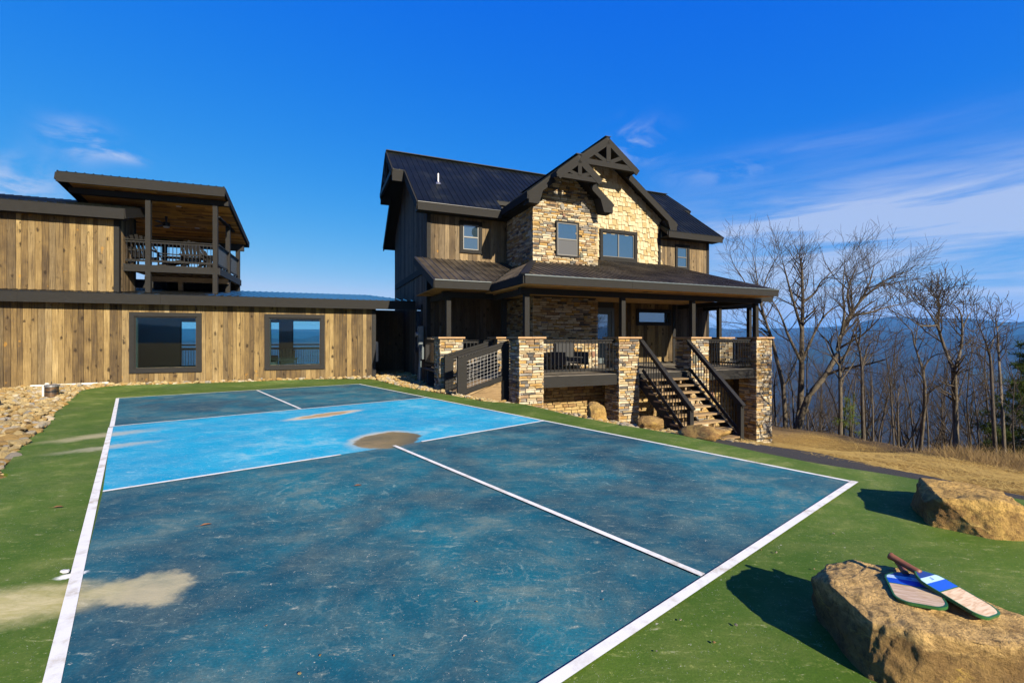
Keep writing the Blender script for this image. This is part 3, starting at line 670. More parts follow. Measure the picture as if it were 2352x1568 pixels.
# raised deck with its lean-to roof
DZ = 4.05
dk = bx('deck', -9.69, -6.90, 1.18, 4.72, DZ - .05, DZ, BARE, wing)
bx('deck_beam', -9.69, -6.88, 1.03, 1.18, DZ - .26, DZ - .02, TRIM, wing); bx('deck_beam', -6.885, -6.84, 1.03, 4.75, DZ - .27, DZ - .02, TRIM_D, wing); bx('deck_beam', -9.69, -6.9, 4.62, 4.72, DZ - .27, DZ - .05, TRIM_D, wing)
for k in range(9): bx('joist', -9.5 + .31 * k, -9.46 + .31 * k, 1.18, 4.62, DZ - .24, DZ - .05, BARE, wing)
bx('added_dark_panel', -11.2, -6.95, 4.73, 4.77, 3.30, DZ - .14, TRIM_D, wing); bx('girder', -9.6, -6.9, 2.55, 2.68, DZ - .42, DZ - .24, BARE, wing); bx('deck_post', -8.55, -8.41, 2.55, 2.68, 3.3, DZ - .42, BARE, wing)  # the dark panel is added to block bright sky and keep the underside dark
zs = lambda a, b: 6.83 - .2386 * (b - .6)
for s, b_ in ((-9.0, 1.10), (-7.0, 1.10), (-6.95, 2.80), (-6.95, 4.62), (-9.6, 4.62)):
    bx('deck_post', s - .075, s + .075, b_ - .075, b_ + .075, zl(s, b_) - .02, zs(s, b_) - .30, TRIM, wing)
roof('deck_roof', [(-11.26, .58), (-6.60, .58), (-6.60, 5.02), (-11.26, 5.02)], zs, 1, wing, th=.10)
bx('fascia', -11.26, -6.60, .54, .59, 6.50, 6.80, TRIM, wing); bm('fascia', (-6.60, .56, 6.71), (-6.60, 5.04, 5.64), .045, .22, TRIM, wing); bm('fascia', (-11.28, .56, 6.69), (-11.28, 5.04, 5.62), .045, .24, TRIM_D, wing)
bx('fascia', -11.26, -6.60, 5.01, 5.05, 5.52, 5.75, TRIM, wing)
bx('beam', -11.15, -6.58, 1.01, 1.19, 6.29, 6.47, TRIM, wing); bx('beam', -11.1, -6.72, 4.54, 4.70, 5.28, 5.56, TRIM_D, wing); bx('beam', -7.02, -6.88, 1.2, 4.54, 5.9, 5.94, TRIM_D, wing)
cl_ = MB().prism([(-11.1, .7, zs(0, .7) - .15), (-6.68, .7, zs(0, .7) - .15), (-6.68, 4.9, zs(0, 4.9) - .15), (-11.1, 4.9, zs(0, 4.9) - .15)], (0, 0, .03)).build('ceiling', INTER, wing)
r = random.Random(4); b_ = .72
while b_ < 4.85:
    a = -11.1 + r.random() * -.0; cuts = sorted({-11.1, -6.69, *[r.uniform(-10.8, -7) for _ in range(3)]})
    for p, q in zip(cuts[:-1], cuts[1:]):
        zz_ = zs(0, b_) - .155; z2 = zs(0, b_ + .135) - .155
        mk('ceiling_board', [(p, b_, zz_ - .015), (q - .004, b_, zz_ - .015), (q - .004, b_ + .135, z2 - .015), (p, b_ + .135, z2 - .015), (p, b_, zz_), (q - .004, b_, zz_), (q - .004, b_ + .135, z2), (p, b_ + .135, z2)], BOXF, PLANK_CEIL, cl_)
    b_ += .14
for s, b_ in ((-8.35, 1.9), (-9.4, 3.2), (-8.2, 3.6)):
    o = MB().tube([(s, b_, zs(s, b_) - .17), (s, b_, zs(s, b_) - .185)], .085, 14).build('recessed_light', WHITEP, wing)
railing(wing, (-9.66, 1.10), (-9.08, 1.10), 4.13, 4.90, .11, TRIM); railing(wing, (-8.92, 1.10), (-7.08, 1.10), 4.13, 4.90, .11, TRIM)
railing(wing, (-6.95, 1.18), (-6.95, 2.72), 4.13, 4.90, .05, TRIM_D); railing(wing, (-6.95, 2.88), (-6.95, 4.54), 4.13, 4.90, .05, TRIM_D); railing(wing, (-9.6, 4.62), (-7.05, 4.62), 4.13, 4.90, .11, TRIM_D)
def wpt(s, b_, z): v = Matrix.Rotation(WR, 3, 'Z') @ Vector((s, b_, 0)); return (W0[0] + v.x, W0[1] + v.y, z)
# furniture of the raised deck and of the terrace behind the room
DG = 'slatted chairs on the raised deck'
adirondack('slatted_chair', 'slatted wooden chair at the left end of the raised deck, seen from behind', wpt(-9.35, 1.75, DZ), WR + R(178), TRIM_D, DG)
adirondack('slatted_chair', 'slatted wooden chair turned sideways beside the left deck post', wpt(-8.75, 2.5, DZ), WR + R(100), TRIM, DG)
adirondack('slatted_chair', 'slatted wooden chair in the middle of the raised deck, its back to the railing', wpt(-7.95, 2.3, DZ), WR + R(178), TRIM_D, DG)
adirondack('slatted_chair', 'slatted wooden chair nearest the right corner post of the raised deck', wpt(-7.4, 2.9, DZ), WR + R(70), TRIM, DG)
t = thing('deck_table', 'dark square table among the chairs on the raised deck', 'table', wpt(-7.65, 3.5, DZ), WR)
bx('tabletop', -.42, .42, -.42, .42, .70, .74, TRIM_D, t)
for i, j in ((-1, -1), (1, -1), (1, 1), (-1, 1)): bx('leg', i * .34 - .035, i * .34 + .035, j * .34 - .035, j * .34 + .035, 0, .70, TRIM_D, t)
t = thing('ceiling_fan', 'black ceiling fan with a round white lamp under the deck roof', 'fan', wpt(-9.0, 2.8, 0), WR)
zc = zs(0, 2.8) - .17; MB().tube([(0, 0, zc), (0, 0, zc - .22)], [.05, .022], 10).build('downrod', BLACKM, t); MB().tube([(0, 0, zc - .20), (0, 0, zc - .24), (0, 0, zc - .36), (0, 0, zc - .38)], [.06, .12, .12, .09], 16).build('motor_housing', BLACKM, t)
MB().tube([(0, 0, zc - .38), (0, 0, zc - .41), (0, 0, zc - .43)], [.10, .10, .06], 16).build('lamp', WHITEP, t)
for k in range(3):
    an = 2 * math.pi * k / 3 + .3; bm('blade', (.10 * math.cos(an), .10 * math.sin(an), zc - .30), (.66 * math.cos(an), .66 * math.sin(an), zc - .32), .12, .012, BLACKM, t, (.15 * math.sin(an), -.15 * math.cos(an), 1))
adirondack('slatted_chair', 'grey-green slatted chair seen through the right window of the annex', wpt(-4.95, 4.3, .03), WR + R(183), DECKB, None)
t = thing('lounge_seat', 'low dark lounge seat inside the annex, at the left of the right window', 'seat', wpt(-5.75, 3.6, .03), WR)
bx('cushion', -.45, .45, -.35, .35, .28, .45, FABRIC, t); bx('base', -.45, .45, -.35, .35, .06, .28, TRIM_D, t); bx('backrest', -.45, .45, .30, .42, .45, .72, FABRIC, t)
# ---------------------------------------------------------------- the lodge
L0 = (.188, 12.0, 0); LR = R(23.2)
lodge = thing('lodge_house', 'two storey lodge with stone tower, shingled gable, wraparound porch and black metal roofs', 'house', L0, LR)
def lpt(a, b, z): v = Matrix.Rotation(LR, 3, 'Z') @ Vector((a, b, 0)); return (L0[0] + v.x, L0[1] + v.y, z)
zF = lambda a, b: 6.10 + .77 * (b - 4.5)
zB = lambda a, b: 9.257 - .77 * (b - 8.6)
DK = .46
# main body
bod = MB().prism([(-1.27, 5.03, -2.2), (-1.27, 12.2, -2.2), (-1.27, 12.2, 6.25), (-1.27, 8.6, 9.05), (-1.27, 5.03, 6.25)], (13.09, 0, 0)).build('wall', INTER, lodge)
planks(bod, 'a', 5.02, -1, -1.19, 1.72, 4.22, 5.95, PLANK_B, .165, [(-.10, .70, 4.60, 5.72)], 21)
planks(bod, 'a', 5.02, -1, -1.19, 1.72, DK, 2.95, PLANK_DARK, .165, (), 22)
planks(bod, 'a', 5.02, -1, 9.02, 11.74, 4.25, 5.95, PLANK_B, .165, [(9.88, 10.65, 4.58, 5.66)], 23)
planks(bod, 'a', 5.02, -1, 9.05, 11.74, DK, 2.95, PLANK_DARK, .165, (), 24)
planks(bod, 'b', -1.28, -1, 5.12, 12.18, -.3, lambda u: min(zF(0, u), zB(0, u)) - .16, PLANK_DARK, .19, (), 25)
for a0, a1 in ((-1.32, -1.185), (11.735, 11.87)): bx('corner_board', a0, a1, 4.965, 5.12, DK, 5.9, TRIM, lodge)
bx('corner_board', 8.90, 9.03, 4.955, 5.10, 4.4, 6.35, TRIM, lodge)
bx('belly_band', -1.345, -1.305, 4.95, 11.9, 3.84, 4.08, TRIM, lodge)
# main roof with longer overhang at the two peaks
roof('roof', [(-1.75, 4.47), (1.42, 4.47), (1.42, 5.3), (8.96, 5.3), (8.96, 4.47), (12.12, 4.47), (12.12, 6.9), (12.55, 6.9), (12.55, 8.6), (-2.2, 8.6), (-2.2, 6.9), (-1.75, 6.9)], zF, 1, lodge)
roof('roof', [(-2.2, 8.6), (12.55, 8.6), (12.55, 10.3), (12.12, 10.3), (12.12, 12.73), (-1.75, 12.73), (-1.75, 10.3), (-2.2, 10.3)], zB, 1, lodge)
bm('ridge_cap', (-2.22, 8.6, 9.275), (12.57, 8.6, 9.275), .24, .03, RIDGE, lodge)
bx('fascia', -1.75, 1.30, 4.42, 4.465, 5.82, 6.085, TRIM, lodge); bx('fascia', 9.0, 12.13, 4.42, 4.465, 5.82, 6.085, TRIM, lodge)
bx('soffit', -1.72, 1.7, 4.47, 5.0, 5.86, 5.90, TRIM_D, lodge); bx('soffit', 9.0, 12.1, 4.47, 5.0, 5.86, 5.90, TRIM_D, lodge); bx('drip_edge', -1.75, 1.30, 4.40, 4.47, 6.087, 6.10, BLACKM, lodge); bx('drip_edge', 9.0, 12.13, 4.40, 4.47, 6.087, 6.10, BLACKM, lodge)
for sx_, a_, ap in ((-1, -1.77, -2.22), (1, 12.14, 12.57)):
    bm('fascia', (a_, 4.45, 5.95), (a_, 6.92, 7.85), .045, .26, TRIM, lodge); bm('fascia', (ap, 6.88, 7.80), (ap, 8.6, 9.11), .045, .28, TRIM, lodge)
    bm('fascia', (a_, 12.75, 5.95), (a_, 10.28, 7.85), .045, .26, TRIM, lodge); bm('fascia', (ap, 10.32, 7.80), (ap, 8.6, 9.11), .045, .28, TRIM, lodge)
    lo, hi = sorted((a_, ap))
    bx('overhang_box', lo, hi, 6.86, 6.99, 7.50, 7.93, TRIM, lodge); bx('overhang_box', lo, hi, 10.21, 10.34, 7.50, 7.93, TRIM, lodge)
    tr = bm('gable_truss', (ap, 7.0, 7.86), (ap, 10.2, 7.86), .10, .18, TRIM_D, lodge)
    bm('king_post', (ap, 8.6, 7.9), (ap, 8.6, 9.0), .10, .16, TRIM, tr, (0, 1, 0))
    for q in (-1, 1): bm('strut', (ap, 8.6 + q * .08, 7.95), (ap, 8.6 + q * .72, 8.48), .10, .13, TRIM, tr)
# cross gable with shingles
gA, gP, gS = 5.64, 9.38, .73
zR = lambda a, b: gP - gS * (a - gA)
zL = lambda a, b: gP - gS * (gA - a)
roof('cross_gable_roof', [(gA, 4.08), (7.07, 4.08), (7.07, 4.58), (9.58, 4.58), (9.58, 5.04), (gA, 8.76)], zR, 0, lodge)
roof('cross_gable_roof', [(gA, 4.08), (gA, 8.76), (2.5, 5.59), (2.5, 4.58), (4.21, 4.58), (4.21, 4.08)], zL, 0, lodge)
bm('ridge_cap', (gA, 4.06, gP + .015), (gA, 8.7, gP + .015), .24, .03, RIDGE, lodge)
gw = MB().prism([(4.2, 5.03, 4.3), (8.95, 5.03, 4.3), (8.95, 5.03, 6.80), (gA, 5.03, 9.2), (2.6, 5.03, 7.0), (2.6, 5.03, 6.2)], (0, .2, 0)).build('gable_wall', MORTAR, lodge)
def gable_trim(c, peak, slope, half, prow, b_low, b_prow, drop=.27, th=.055, left_low=True):
    def z(a): return peak - slope * abs(a - c)
    for s in (-1, 1):
        k = drop / 2 + .02; bm('fascia', (c, b_prow, peak - k - .03), (c + s * prow, b_prow, z(c + prow) - k - .03), th, drop * .92, TRIM, lodge)
        if s > 0 or left_low:
            bm('fascia', (c + s * (prow - .1), b_low, z(c + prow - .1) - k - .03), (c + s * half, b_low, z(c + half) - k - .03), th, drop * .92, TRIM, lodge)
            e = c + s * half; zt = z(e); MB().prism([(e, b_low - .03, zt - .02), (e, b_low - .03, zt - .36), (e - s * .36, b_low - .03, zt - .36), (e - s * .52, b_low - .03, zt - .10 + slope * .30), (e - s * .1, b_low - .03, zt + slope * .08)][::s], (0, .42, 0)).build('eave_return', TRIM, lodge)
gable_trim(gA, gP, gS, 3.92, 1.43, 4.58, 4.06, left_low=False)
def truss(c, zt, half, peak, slope, b, wd):
    t_ = bm('gable_truss', (c - half, b, zt), (c + half, b, zt), .12, wd, TRIM, lodge)
    bm('king_post', (c, b - .012, zt + wd / 2), (c, b - .012, peak - .30), .12, wd * .95, TRIM, t_, (1, 0, 0))
    for s in (-1, 1):
        L = half * .46; bm('strut', (c + s * wd * .4, b - .004, zt + wd * .5), (c + s * L, b - .004, min(zt + wd * .5 + L * .95, peak - .28 - slope * L)), .11, wd * .72, TRIM, t_)
truss(gA, 8.28, 1.36, gP, gS, 4.10, .21)
# shingles of the gable, in courses
r = random.Random(12); row = 4.48; W3 = (5.86, 7.736, 4.74, 6.01)
SHM = []
for m_ in SHAKE:
    me = bpy.data.meshes.new('shingle'); me.from_pydata([(-.5, 0, 0), (.5, 0, 0), (.5, -.55, 0), (-.5, -.55, 0), (-.5, 0, 1), (.5, 0, 1), (.5, -.12, 1), (-.5, -.12, 1)], [], [(0, 1, 2, 3)[::-1], (4, 5, 6, 7), (0, 1, 5, 4), (1, 2, 6, 5), (2, 3, 7, 6), (3, 0, 4, 7)])
    me.materials.append(m_); SHM.append(me)
while row < 9.0:
    u = 4.2 + r.random() * .1
    while u < 8.93:
        wd = r.choice((.12, .15, .17, .20, .24)); mid = u + wd / 2; zt = min(gP - gS * abs(mid - gA) - .14, 9.05)
        zlow = row + r.choice((0, .02, .045, -.04, .06, -.02)); hgt = .30
        if zlow + .10 < zt and not (W3[0] - .02 < mid < W3[1] + .02 and W3[2] - .05 < zlow + .1 < W3[3] - .12) and mid > 4.27 or (mid <= 4.27 and zlow > 6.3 and zlow + .1 < zt):
            o = bpy.data.objects.new('shingle', SHM[0 if r.random() < .66 else 1]); o.location = (mid, 5.03, zlow); o.scale = (wd - .013, .07 + r.random() * .05, min(hgt, max(.1, zt - zlow + .03))); link(o, gw)
        u += wd
    row += .195
# ---- stone tower
tC, tP, tS = 2.92, 7.42, .785
zTR = lambda a, b: tP - tS * (a - tC)
zTL = lambda a, b: tP - tS * (tC - a)
roof('tower_roof', [(tC, 1.78), (3.72, 1.78), (3.72, 2.23), (4.53, 2.23), (4.53, 5.03), (tC, 6.2)], zTR, 0, lodge)
roof('tower_roof', [(tC, 1.78), (tC, 6.2), (1.31, 4.6), (1.31, 2.23), (2.12, 2.23), (2.12, 1.78)], zTL, 0, lodge)
bm('ridge_cap', (tC, 1.76, tP + .015), (tC, 6.1, tP + .015), .22, .03, RIDGE, lodge)
gable_trim(tC, tP, tS, 1.6, .80, 2.22, 1.76, .25)
bm('fascia', (1.29, 2.2, 6.04), (1.29, 4.5, 6.04), .05, .24, TRIM, lodge); bx('soffit', 1.33, 1.75, 2.3, 4.9, 5.88, 5.92, TRIM_D, lodge)
truss(tC, 6.66, .84, tP, tS, 1.80, .15)
tower = MB().prism([(1.755, 2.75, -.6), (4.21, 2.75, -.6), (4.21, 2.75, 6.22), (tC, 2.75, 7.22), (1.755, 2.75, 6.32)], (0, 2.35, 0)).build('stone_tower', MORTAR, lodge)
# ---- ledge stone laying
STONE_LIST = []
def stone_proto(seed):
    r_ = random.Random(seed); nx, nz = 4, 3; V = []; F = []
    for j in range(nz):
        for i in range(nx):
            x = -.5 + i / (nx - 1); z_ = -.5 + j / (nz - 1); edge_ = i in (0, nx - 1) or j in (0, nz - 1); cor = i in (0, nx - 1) and j in (0, nz - 1)
            if edge_: x *= 1 - r_.uniform(0, .07 if not cor else .10); z_ *= 1 - r_.uniform(0, .10 if not cor else .16)
            if not edge_: x += r_.uniform(-.06, .06)
            V.append((x, -(r_.uniform(.55, .8) if edge_ else r_.uniform(.85, 1.0)), z_))
    for j in range(nz - 1):
        for i in range(nx - 1): q = j * nx + i; F.append((q, q + 1, q + nx + 1, q + nx))
    ring = [0, 1, 2, 3, 7, 11, 10, 9, 8, 4]; o = len(V)
    for q in ring: V.append((V[q][0], 0, V[q][2]))
    for k in range(10): F.append((ring[k], o + k, o + (k + 1) % 10, ring[(k + 1) % 10]))
    return V, F
SP = [stone_proto(s) for s in range(10)]
def field_proto(seed):
    r_ = random.Random(seed); n_ = 7; V = []
    for k in range(n_):
        t_ = 2 * math.pi * k / n_; q = r_.uniform(.36, .54); V.append((q * math.cos(t_), -.75, q * math.sin(t_)))
    V = V + [(x * .7, -1, z_ * .7) for x, _, z_ in V] + [(x, 0, z_) for x, _, z_ in V]
    F = [tuple(range(n_, 2 * n_))] + [(k, (k + 1) % n_, n_ + (k + 1) % n_, n_ + k) for k in range(n_)] + [(2 * n_ + k, 2 * n_ + (k + 1) % n_, (k + 1) % n_, k) for k in range(n_)]
    return V, F
FP = [field_proto(s) for s in range(60, 66)]
SMESH = {}
def smesh(kind, k, mi):
    if (kind, k, mi) not in SMESH:
        V, F = (SP if kind == 's' else FP)[k]; me = bpy.data.meshes.new('ledge_stone'); me.from_pydata(V, [], F); me.materials.append(ALLST[mi]); SMESH[(kind, k, mi)] = me
    return SMESH[(kind, k, mi)]
ALLST = STONES + BRICK
def lay(parent, facing, const, u0, u1, z0, zt, holes=(), seed=1, prio=1.0, field=.035, rowh=(.045, .098), wid=(.12, .38), pal=(28, 22, 16, 14, 13, 7), palo=0):
    """courses of ledge stone on a vertical face; facing 'f' = towards -b, 'l' = towards -a, 'r' = towards +a"""
    r_ = random.Random(seed); f = zt if callable(zt) else (lambda u: zt); z = z0; top = max(f(u0), f(u1), f((u0 + u1) / 2))
    idx = list(range(palo, palo + len(pal)))
    while z < top - .03:
        h = r_.uniform(*rowh); u = u0
        while u < u1 - .01:
            wd = r_.uniform(*wid)
            if u + wd > u1 - .09: wd = u1 - u
            mid = u + wd / 2; zz0, zz1 = z, z + h
            if zz1 <= f(mid) + .03 and not any(q[0] < mid < q[1] and q[2] < (zz0 + zz1) / 2 < q[3] for q in holes):
                split = h > .085 and r_.random() < .35
                for p0, p1 in (((zz0, zz0 + h * .5), (zz0 + h * .5, zz1)) if split else ((zz0, zz1),)):
                    STONE_LIST.append((prio * wd * (p1 - p0), parent, facing, const, mid, (p0 + p1) / 2, wd - .012, p1 - p0 - .011, r_.uniform(.030, .068), 's', r_.randrange(10), r_.choices(idx, pal)[0]))
            u += wd
        z += h
    area = (u1 - u0) * (top - z0); n_ = int(area * field * 14)
    for _ in range(n_):
        w_ = r_.uniform(.14, .26); u = r_.uniform(u0 + w_ * .6, u1 - w_ * .6); z = r_.uniform(z0 + .1, top - .1)
        if z + .12 < f(u) and not any(q[0] - .12 < u < q[1] + .12 and q[2] - .14 < z < q[3] + .14 for q in holes):
            STONE_LIST.append((prio * w_ * w_ * 1.6, parent, facing, const, u, z, w_, w_ * r_.uniform(.9, 1.35), r_.uniform(.068, .082), 'f', r_.randrange(6), r_.choices((6, 5, 7, 2, 4), (40, 22, 14, 14, 10))[0]))
W2 = (2.56, 3.466, 4.255, 5.478)
lay(tower, 'f', 2.75, 1.70, 4.27, 3.92, lambda u: tP - tS * abs(u - tC) - .14, [(W2[0] + .03, W2[1] - .03, W2[2] + .03, W2[3] - .03)], 31, 1.0)
lay(tower, 'f', 2.75, 1.70, 4.27, DK, 2.89, (), 32, .75)
lay(tower, 'l', 1.755, 2.71, 5.0, 3.6, 5.88, (), 33, .4)
lay(tower, 'l', 1.755, 2.71, 5.0, DK, 2.90, (), 34, .25)
PIL = dict(P1=(-1.51, -.78, 2.41, 3.14, -.35), Pb=(.325, 1.05, 2.41, 3.14, .3), P2=(0, .73, 0, .73, -.62), P3=(3.16, 3.90, 0, .73, -1.15), P4=(5.90, 6.645, 0, .73, -1.75), P5=(8.78, 9.54, 0, .73, -2.45),
           R1=(9.55, 10.28, 2.25, 2.98, -2.7), R2=(11.25, 11.98, 2.25, 2.98, -3.2))
PILO = {}
for k, (a0, a1, b0, b1, z0) in PIL.items():
    o = bx('stone_pillar', a0 + .04, a1 - .04, b0 + .04, b1 - .04, z0, 1.48, MORTAR, lodge); PILO[k] = o
    pr = 1.15 if k in ('P1', 'P2', 'P3', 'P4', 'P5') else .4
    lay(o, 'f', b0 + .045, a0, a1, z0, 1.475, (), 40 + len(PILO), pr, .03)
    lay(o, 'l', a0 + .045, b0, b1, z0, 1.475, (), 60 + len(PILO), pr * .45, .02)
    if k in ('P1', 'P2', 'P3', 'P5'): lay(o, 'r', a1 - .045, b0, b1, max(z0, -.6), 1.475, (), 80 + len(PILO), .05, 0)
    n_ = 2
    for i in range(n_): pc('cap_stone', a0 - .05 + (a1 - a0 + .1) / n_ * i, a0 - .05 + (a1 - a0 + .1) / n_ * (i + 1) - .004, b0 - .05, b1 + .05, 1.482, 1.532, CAPS, o)
fw = bx('foundation_wall', .3, 9.4, 1.34, 1.5, -2.6, .17, MORTAR, lodge)
lay(fw, 'f', 1.34, .4, 9.4, -2.4, .15, (), 101, .35, .02, (.09, .12), (.18, .34), (60, 40), 8)
fw2 = bx('foundation_wall', -1.4, 1.7, 3.2, 3.3, -.5, .17, MORTAR, lodge); lay(fw2, 'f', 3.2, -.7, .3, -.4, .15, (), 102, .1, 0)
sw = bx('foundation_wall', 9.2, 9.3, .8, 4.9, -2.8, .17, MORTAR, lodge)
# ---- windows and door of the lodge
window(lodge, 4.99, -.124, .723, 4.58, 5.747, .125, TRIM, 'double', .05)
window(lodge, 2.70, *W2, .055, TRIM, 'screen', .03)
window(lodge, 4.985, *W3, .13, TRIM, 'slider', .07)
bx('window_sill', 5.80, 7.80, 4.88, 4.98, 4.66, 4.735, TRIM, lodge)
window(lodge, 4.99, 9.86, 10.672, 4.56, 5.686, .12, TRIM, 'double', .05)
w1 = bx('entry_wall', 4.24, 9.03, 4.13, 5.02, .3, 2.95, INTER, lodge)
LW = (7.015, 8.804, 2.012, 2.68)
planks(w1, 'a', 4.12, -1, 5.92, 8.90, DK + .05, 2.9, PLANK, .185, [(LW[0] + .1, LW[1] - .1, LW[2] + .1, LW[3] - .1)], 27)
bx('corner_board', 8.90, 9.05, 4.07, 4.2, DK, 2.9, TRIM_D, lodge)
window(lodge, 4.09, *LW, .11, TRIM_D, 'fixed', .045, sashm=TRIM_D)
door = MB().box(4.75, 4.87, 4.04, 4.13, DK, 2.56).box(5.79, 5.91, 4.04, 4.13, DK, 2.56).box(4.75, 5.91, 4.035, 4.125, 2.56, 2.68).box(4.87, 5.79, 4.07, 4.12, DK, 1.32).box(4.87, 5.02, 4.07, 4.12, 1.32, 2.56).box(5.64, 5.79, 4.07, 4.12, 1.32, 2.56).box(5.02, 5.64, 4.07, 4.12, 2.42, 2.56).build('door', METERG, lodge)
pc('pane', 5.02, 5.64, 4.09, 4.1, 1.32, 2.42, GLASS2, door)
for z in (.62, .98): pc('door_panel', 5.0, 5.66, 4.058, 4.07, z, z + .26, METERG, door)
bx('door_handle', 5.69, 5.72, 4.0, 4.06, 1.35, 1.5, BLACKM, door); bx('threshold', 4.3, 8.95, 4.0, 4.1, DK, DK + .06, TRIM_D, lodge)
sd = MB().box(-1.345, -1.30, 5.75, 5.87, .95, 2.72).box(-1.345, -1.30, 6.75, 6.87, .95, 2.72).box(-1.35, -1.30, 5.75, 6.87, 2.60, 2.72).box(-1.35, -1.30, 5.75, 6.87, .95, 1.05).build('window', TRIM_D, lodge)
pc('pane', -1.325, -1.315, 5.87, 6.75, 1.05, 2.60, GLASS2, sd)
# ---- porch decks
for a0, a1, b0, b1 in ((.05, 9.42, .12, 4.13), (-1.45, 1.75, 2.55, 5.0), (9.42, 12.0, 2.4, 5.0)):
    o = bx('porch_deck', a0, a1, b0, b1, DK - .05, DK - .012, TRIM_D, lodge); b_ = b0
    while b_ < b1 - .02: pc('deck_board', a0, a1, b_, min(b_ + .135, b1), DK - .012, DK, DECKB, o); b_ += .14
for a0, a1, b_ in ((.73, 3.16, .08), (6.645, 8.78, .08), (-.78, .33, 2.52), (10.28, 11.25, 2.36)): bx('rim_beam', a0, a1, b_, b_ + .06, DK - .31, DK - .02, TRIM, lodge)
bx('rim_beam', 3.9, 5.9, .06, .12, DK - .22, DK - .02, TRIM, lodge)
# ---- porch roofs
zC = lambda a, b: 3.13 + .30 * (b + .25)
zH = lambda a, b: 3.13 + .53 * (a - .03)
zPL = lambda a, b: 3.20 + .386 * (b - 2.15)
zPR = lambda a, b: 3.20 + .386 * (b - 2.0)
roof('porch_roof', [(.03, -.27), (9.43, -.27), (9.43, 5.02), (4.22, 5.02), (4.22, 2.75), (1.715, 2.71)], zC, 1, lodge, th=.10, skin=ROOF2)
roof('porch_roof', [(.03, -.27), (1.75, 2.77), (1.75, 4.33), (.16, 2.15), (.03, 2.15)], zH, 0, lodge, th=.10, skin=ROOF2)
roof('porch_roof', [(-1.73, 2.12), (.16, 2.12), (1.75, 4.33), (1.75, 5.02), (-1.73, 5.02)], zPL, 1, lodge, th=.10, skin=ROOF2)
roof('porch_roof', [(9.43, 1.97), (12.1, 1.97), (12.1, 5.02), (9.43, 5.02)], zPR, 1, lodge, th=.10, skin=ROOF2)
bm('hip_cap', (.03, -.27, 3.16), (1.72, 2.72, 4.06), .20, .03, RIDGE, lodge); bm('valley_flashing', (.14, 2.12, 3.205), (1.74, 4.31, 4.055), .16, .015, ROOF, lodge)
for k, (p, q) in enumerate(((.03, 3.4), (3.4, 6.35), (6.35, 9.43))): bx('fascia', p, q - .004, -.315 - .002 * (k % 2), -.272, 2.90, 3.105, TRIM, lodge)
bx('drip_edge', .02, 9.44, -.33, -.27, 3.108, 3.135, METERG, lodge); bx('drip_edge', -1.74, .0, 2.06, 2.13, 3.178, 3.20, METERG, lodge)
bx('fascia', -.012, .030, -.27, 2.10, 2.90, 3.105, TRIM, lodge); bx('fascia', -1.75, -.012, 2.085, 2.125, 2.95, 3.175, TRIM, lodge)
bm('fascia', (-1.75, 2.1, 3.06), (-1.75, 5.0, 4.18), .05, .24, TRIM, lodge); bm('fascia', (9.45, -.29, 3.02), (9.45, 5.0, 4.60), .04, .20, TRIM, lodge)
bx('fascia', 9.43, 12.12, 1.93, 1.97, 2.95, 3.175, TRIM, lodge); bm('fascia', (12.12, 1.95, 3.06), (12.12, 5.0, 4.24), .05, .24, TRIM, lodge)
bx('porch_ceiling', .04, 9.40, -.26, 4.1, 2.905, 2.925, PLANK_CEIL, lodge); bx('porch_ceiling', -1.70, 1.7, 2.13, 4.98, 2.958, 2.975, PLANK_CEIL, lodge)
bx('porch_beam', .15, 9.35, .27, .41, 2.70, 2.864, TRIM, lodge); bx('porch_beam', -1.35, .3, 2.70, 2.84, 2.74, 2.92, TRIM, lodge); bx('porch_beam', 9.45, 11.8, 2.54, 2.68, 2.74, 2.92, TRIM_D, lodge); bx('porch_beam', 11.53, 11.67, 2.69, 5.0, 2.74, 2.92, TRIM_D, lodge)
bx('porch_beam', .29, .43, .42, 2.69, 2.70, 2.86, TRIM_D, lodge); bx('porch_beam', 9.08, 9.22, .42, 4.0, 2.70, 2.86, TRIM_D, lodge); bx('porch_beam', -1.22, -1.08, 2.85, 5.0, 2.74, 2.92, TRIM, lodge)
for a_, b_ in ((.36, .34), (3.53, .34), (6.27, .34), (9.15, .34), (-1.15, 2.77), (.69, 2.77), (9.92, 2.61), (11.6, 2.61)): bx('porch_post', a_ - .07, a_ + .07, b_ - .07, b_ + .07, 1.533, 2.70 if b_ < 1 else 2.74, TRIM, lodge)
# ---- railings
railing(lodge, (.74, .22), (3.15, .22), .54, 1.455); railing(lodge, (6.66, .22), (8.77, .22), .54, 1.455); railing(lodge, (-.77, 2.70), (.32, 2.70), .54, 1.455)
railing(lodge, (-1.38, 3.16), (-1.38, 4.95), .54, 1.455); railing(lodge, (10.3, 2.6), (11.24, 2.6), .54, 1.455); railing(lodge, (11.6, 3.0), (11.6, 4.9), .54, 1.455); railing(lodge, (9.16, .75), (9.16, 2.25), .54, 1.455)
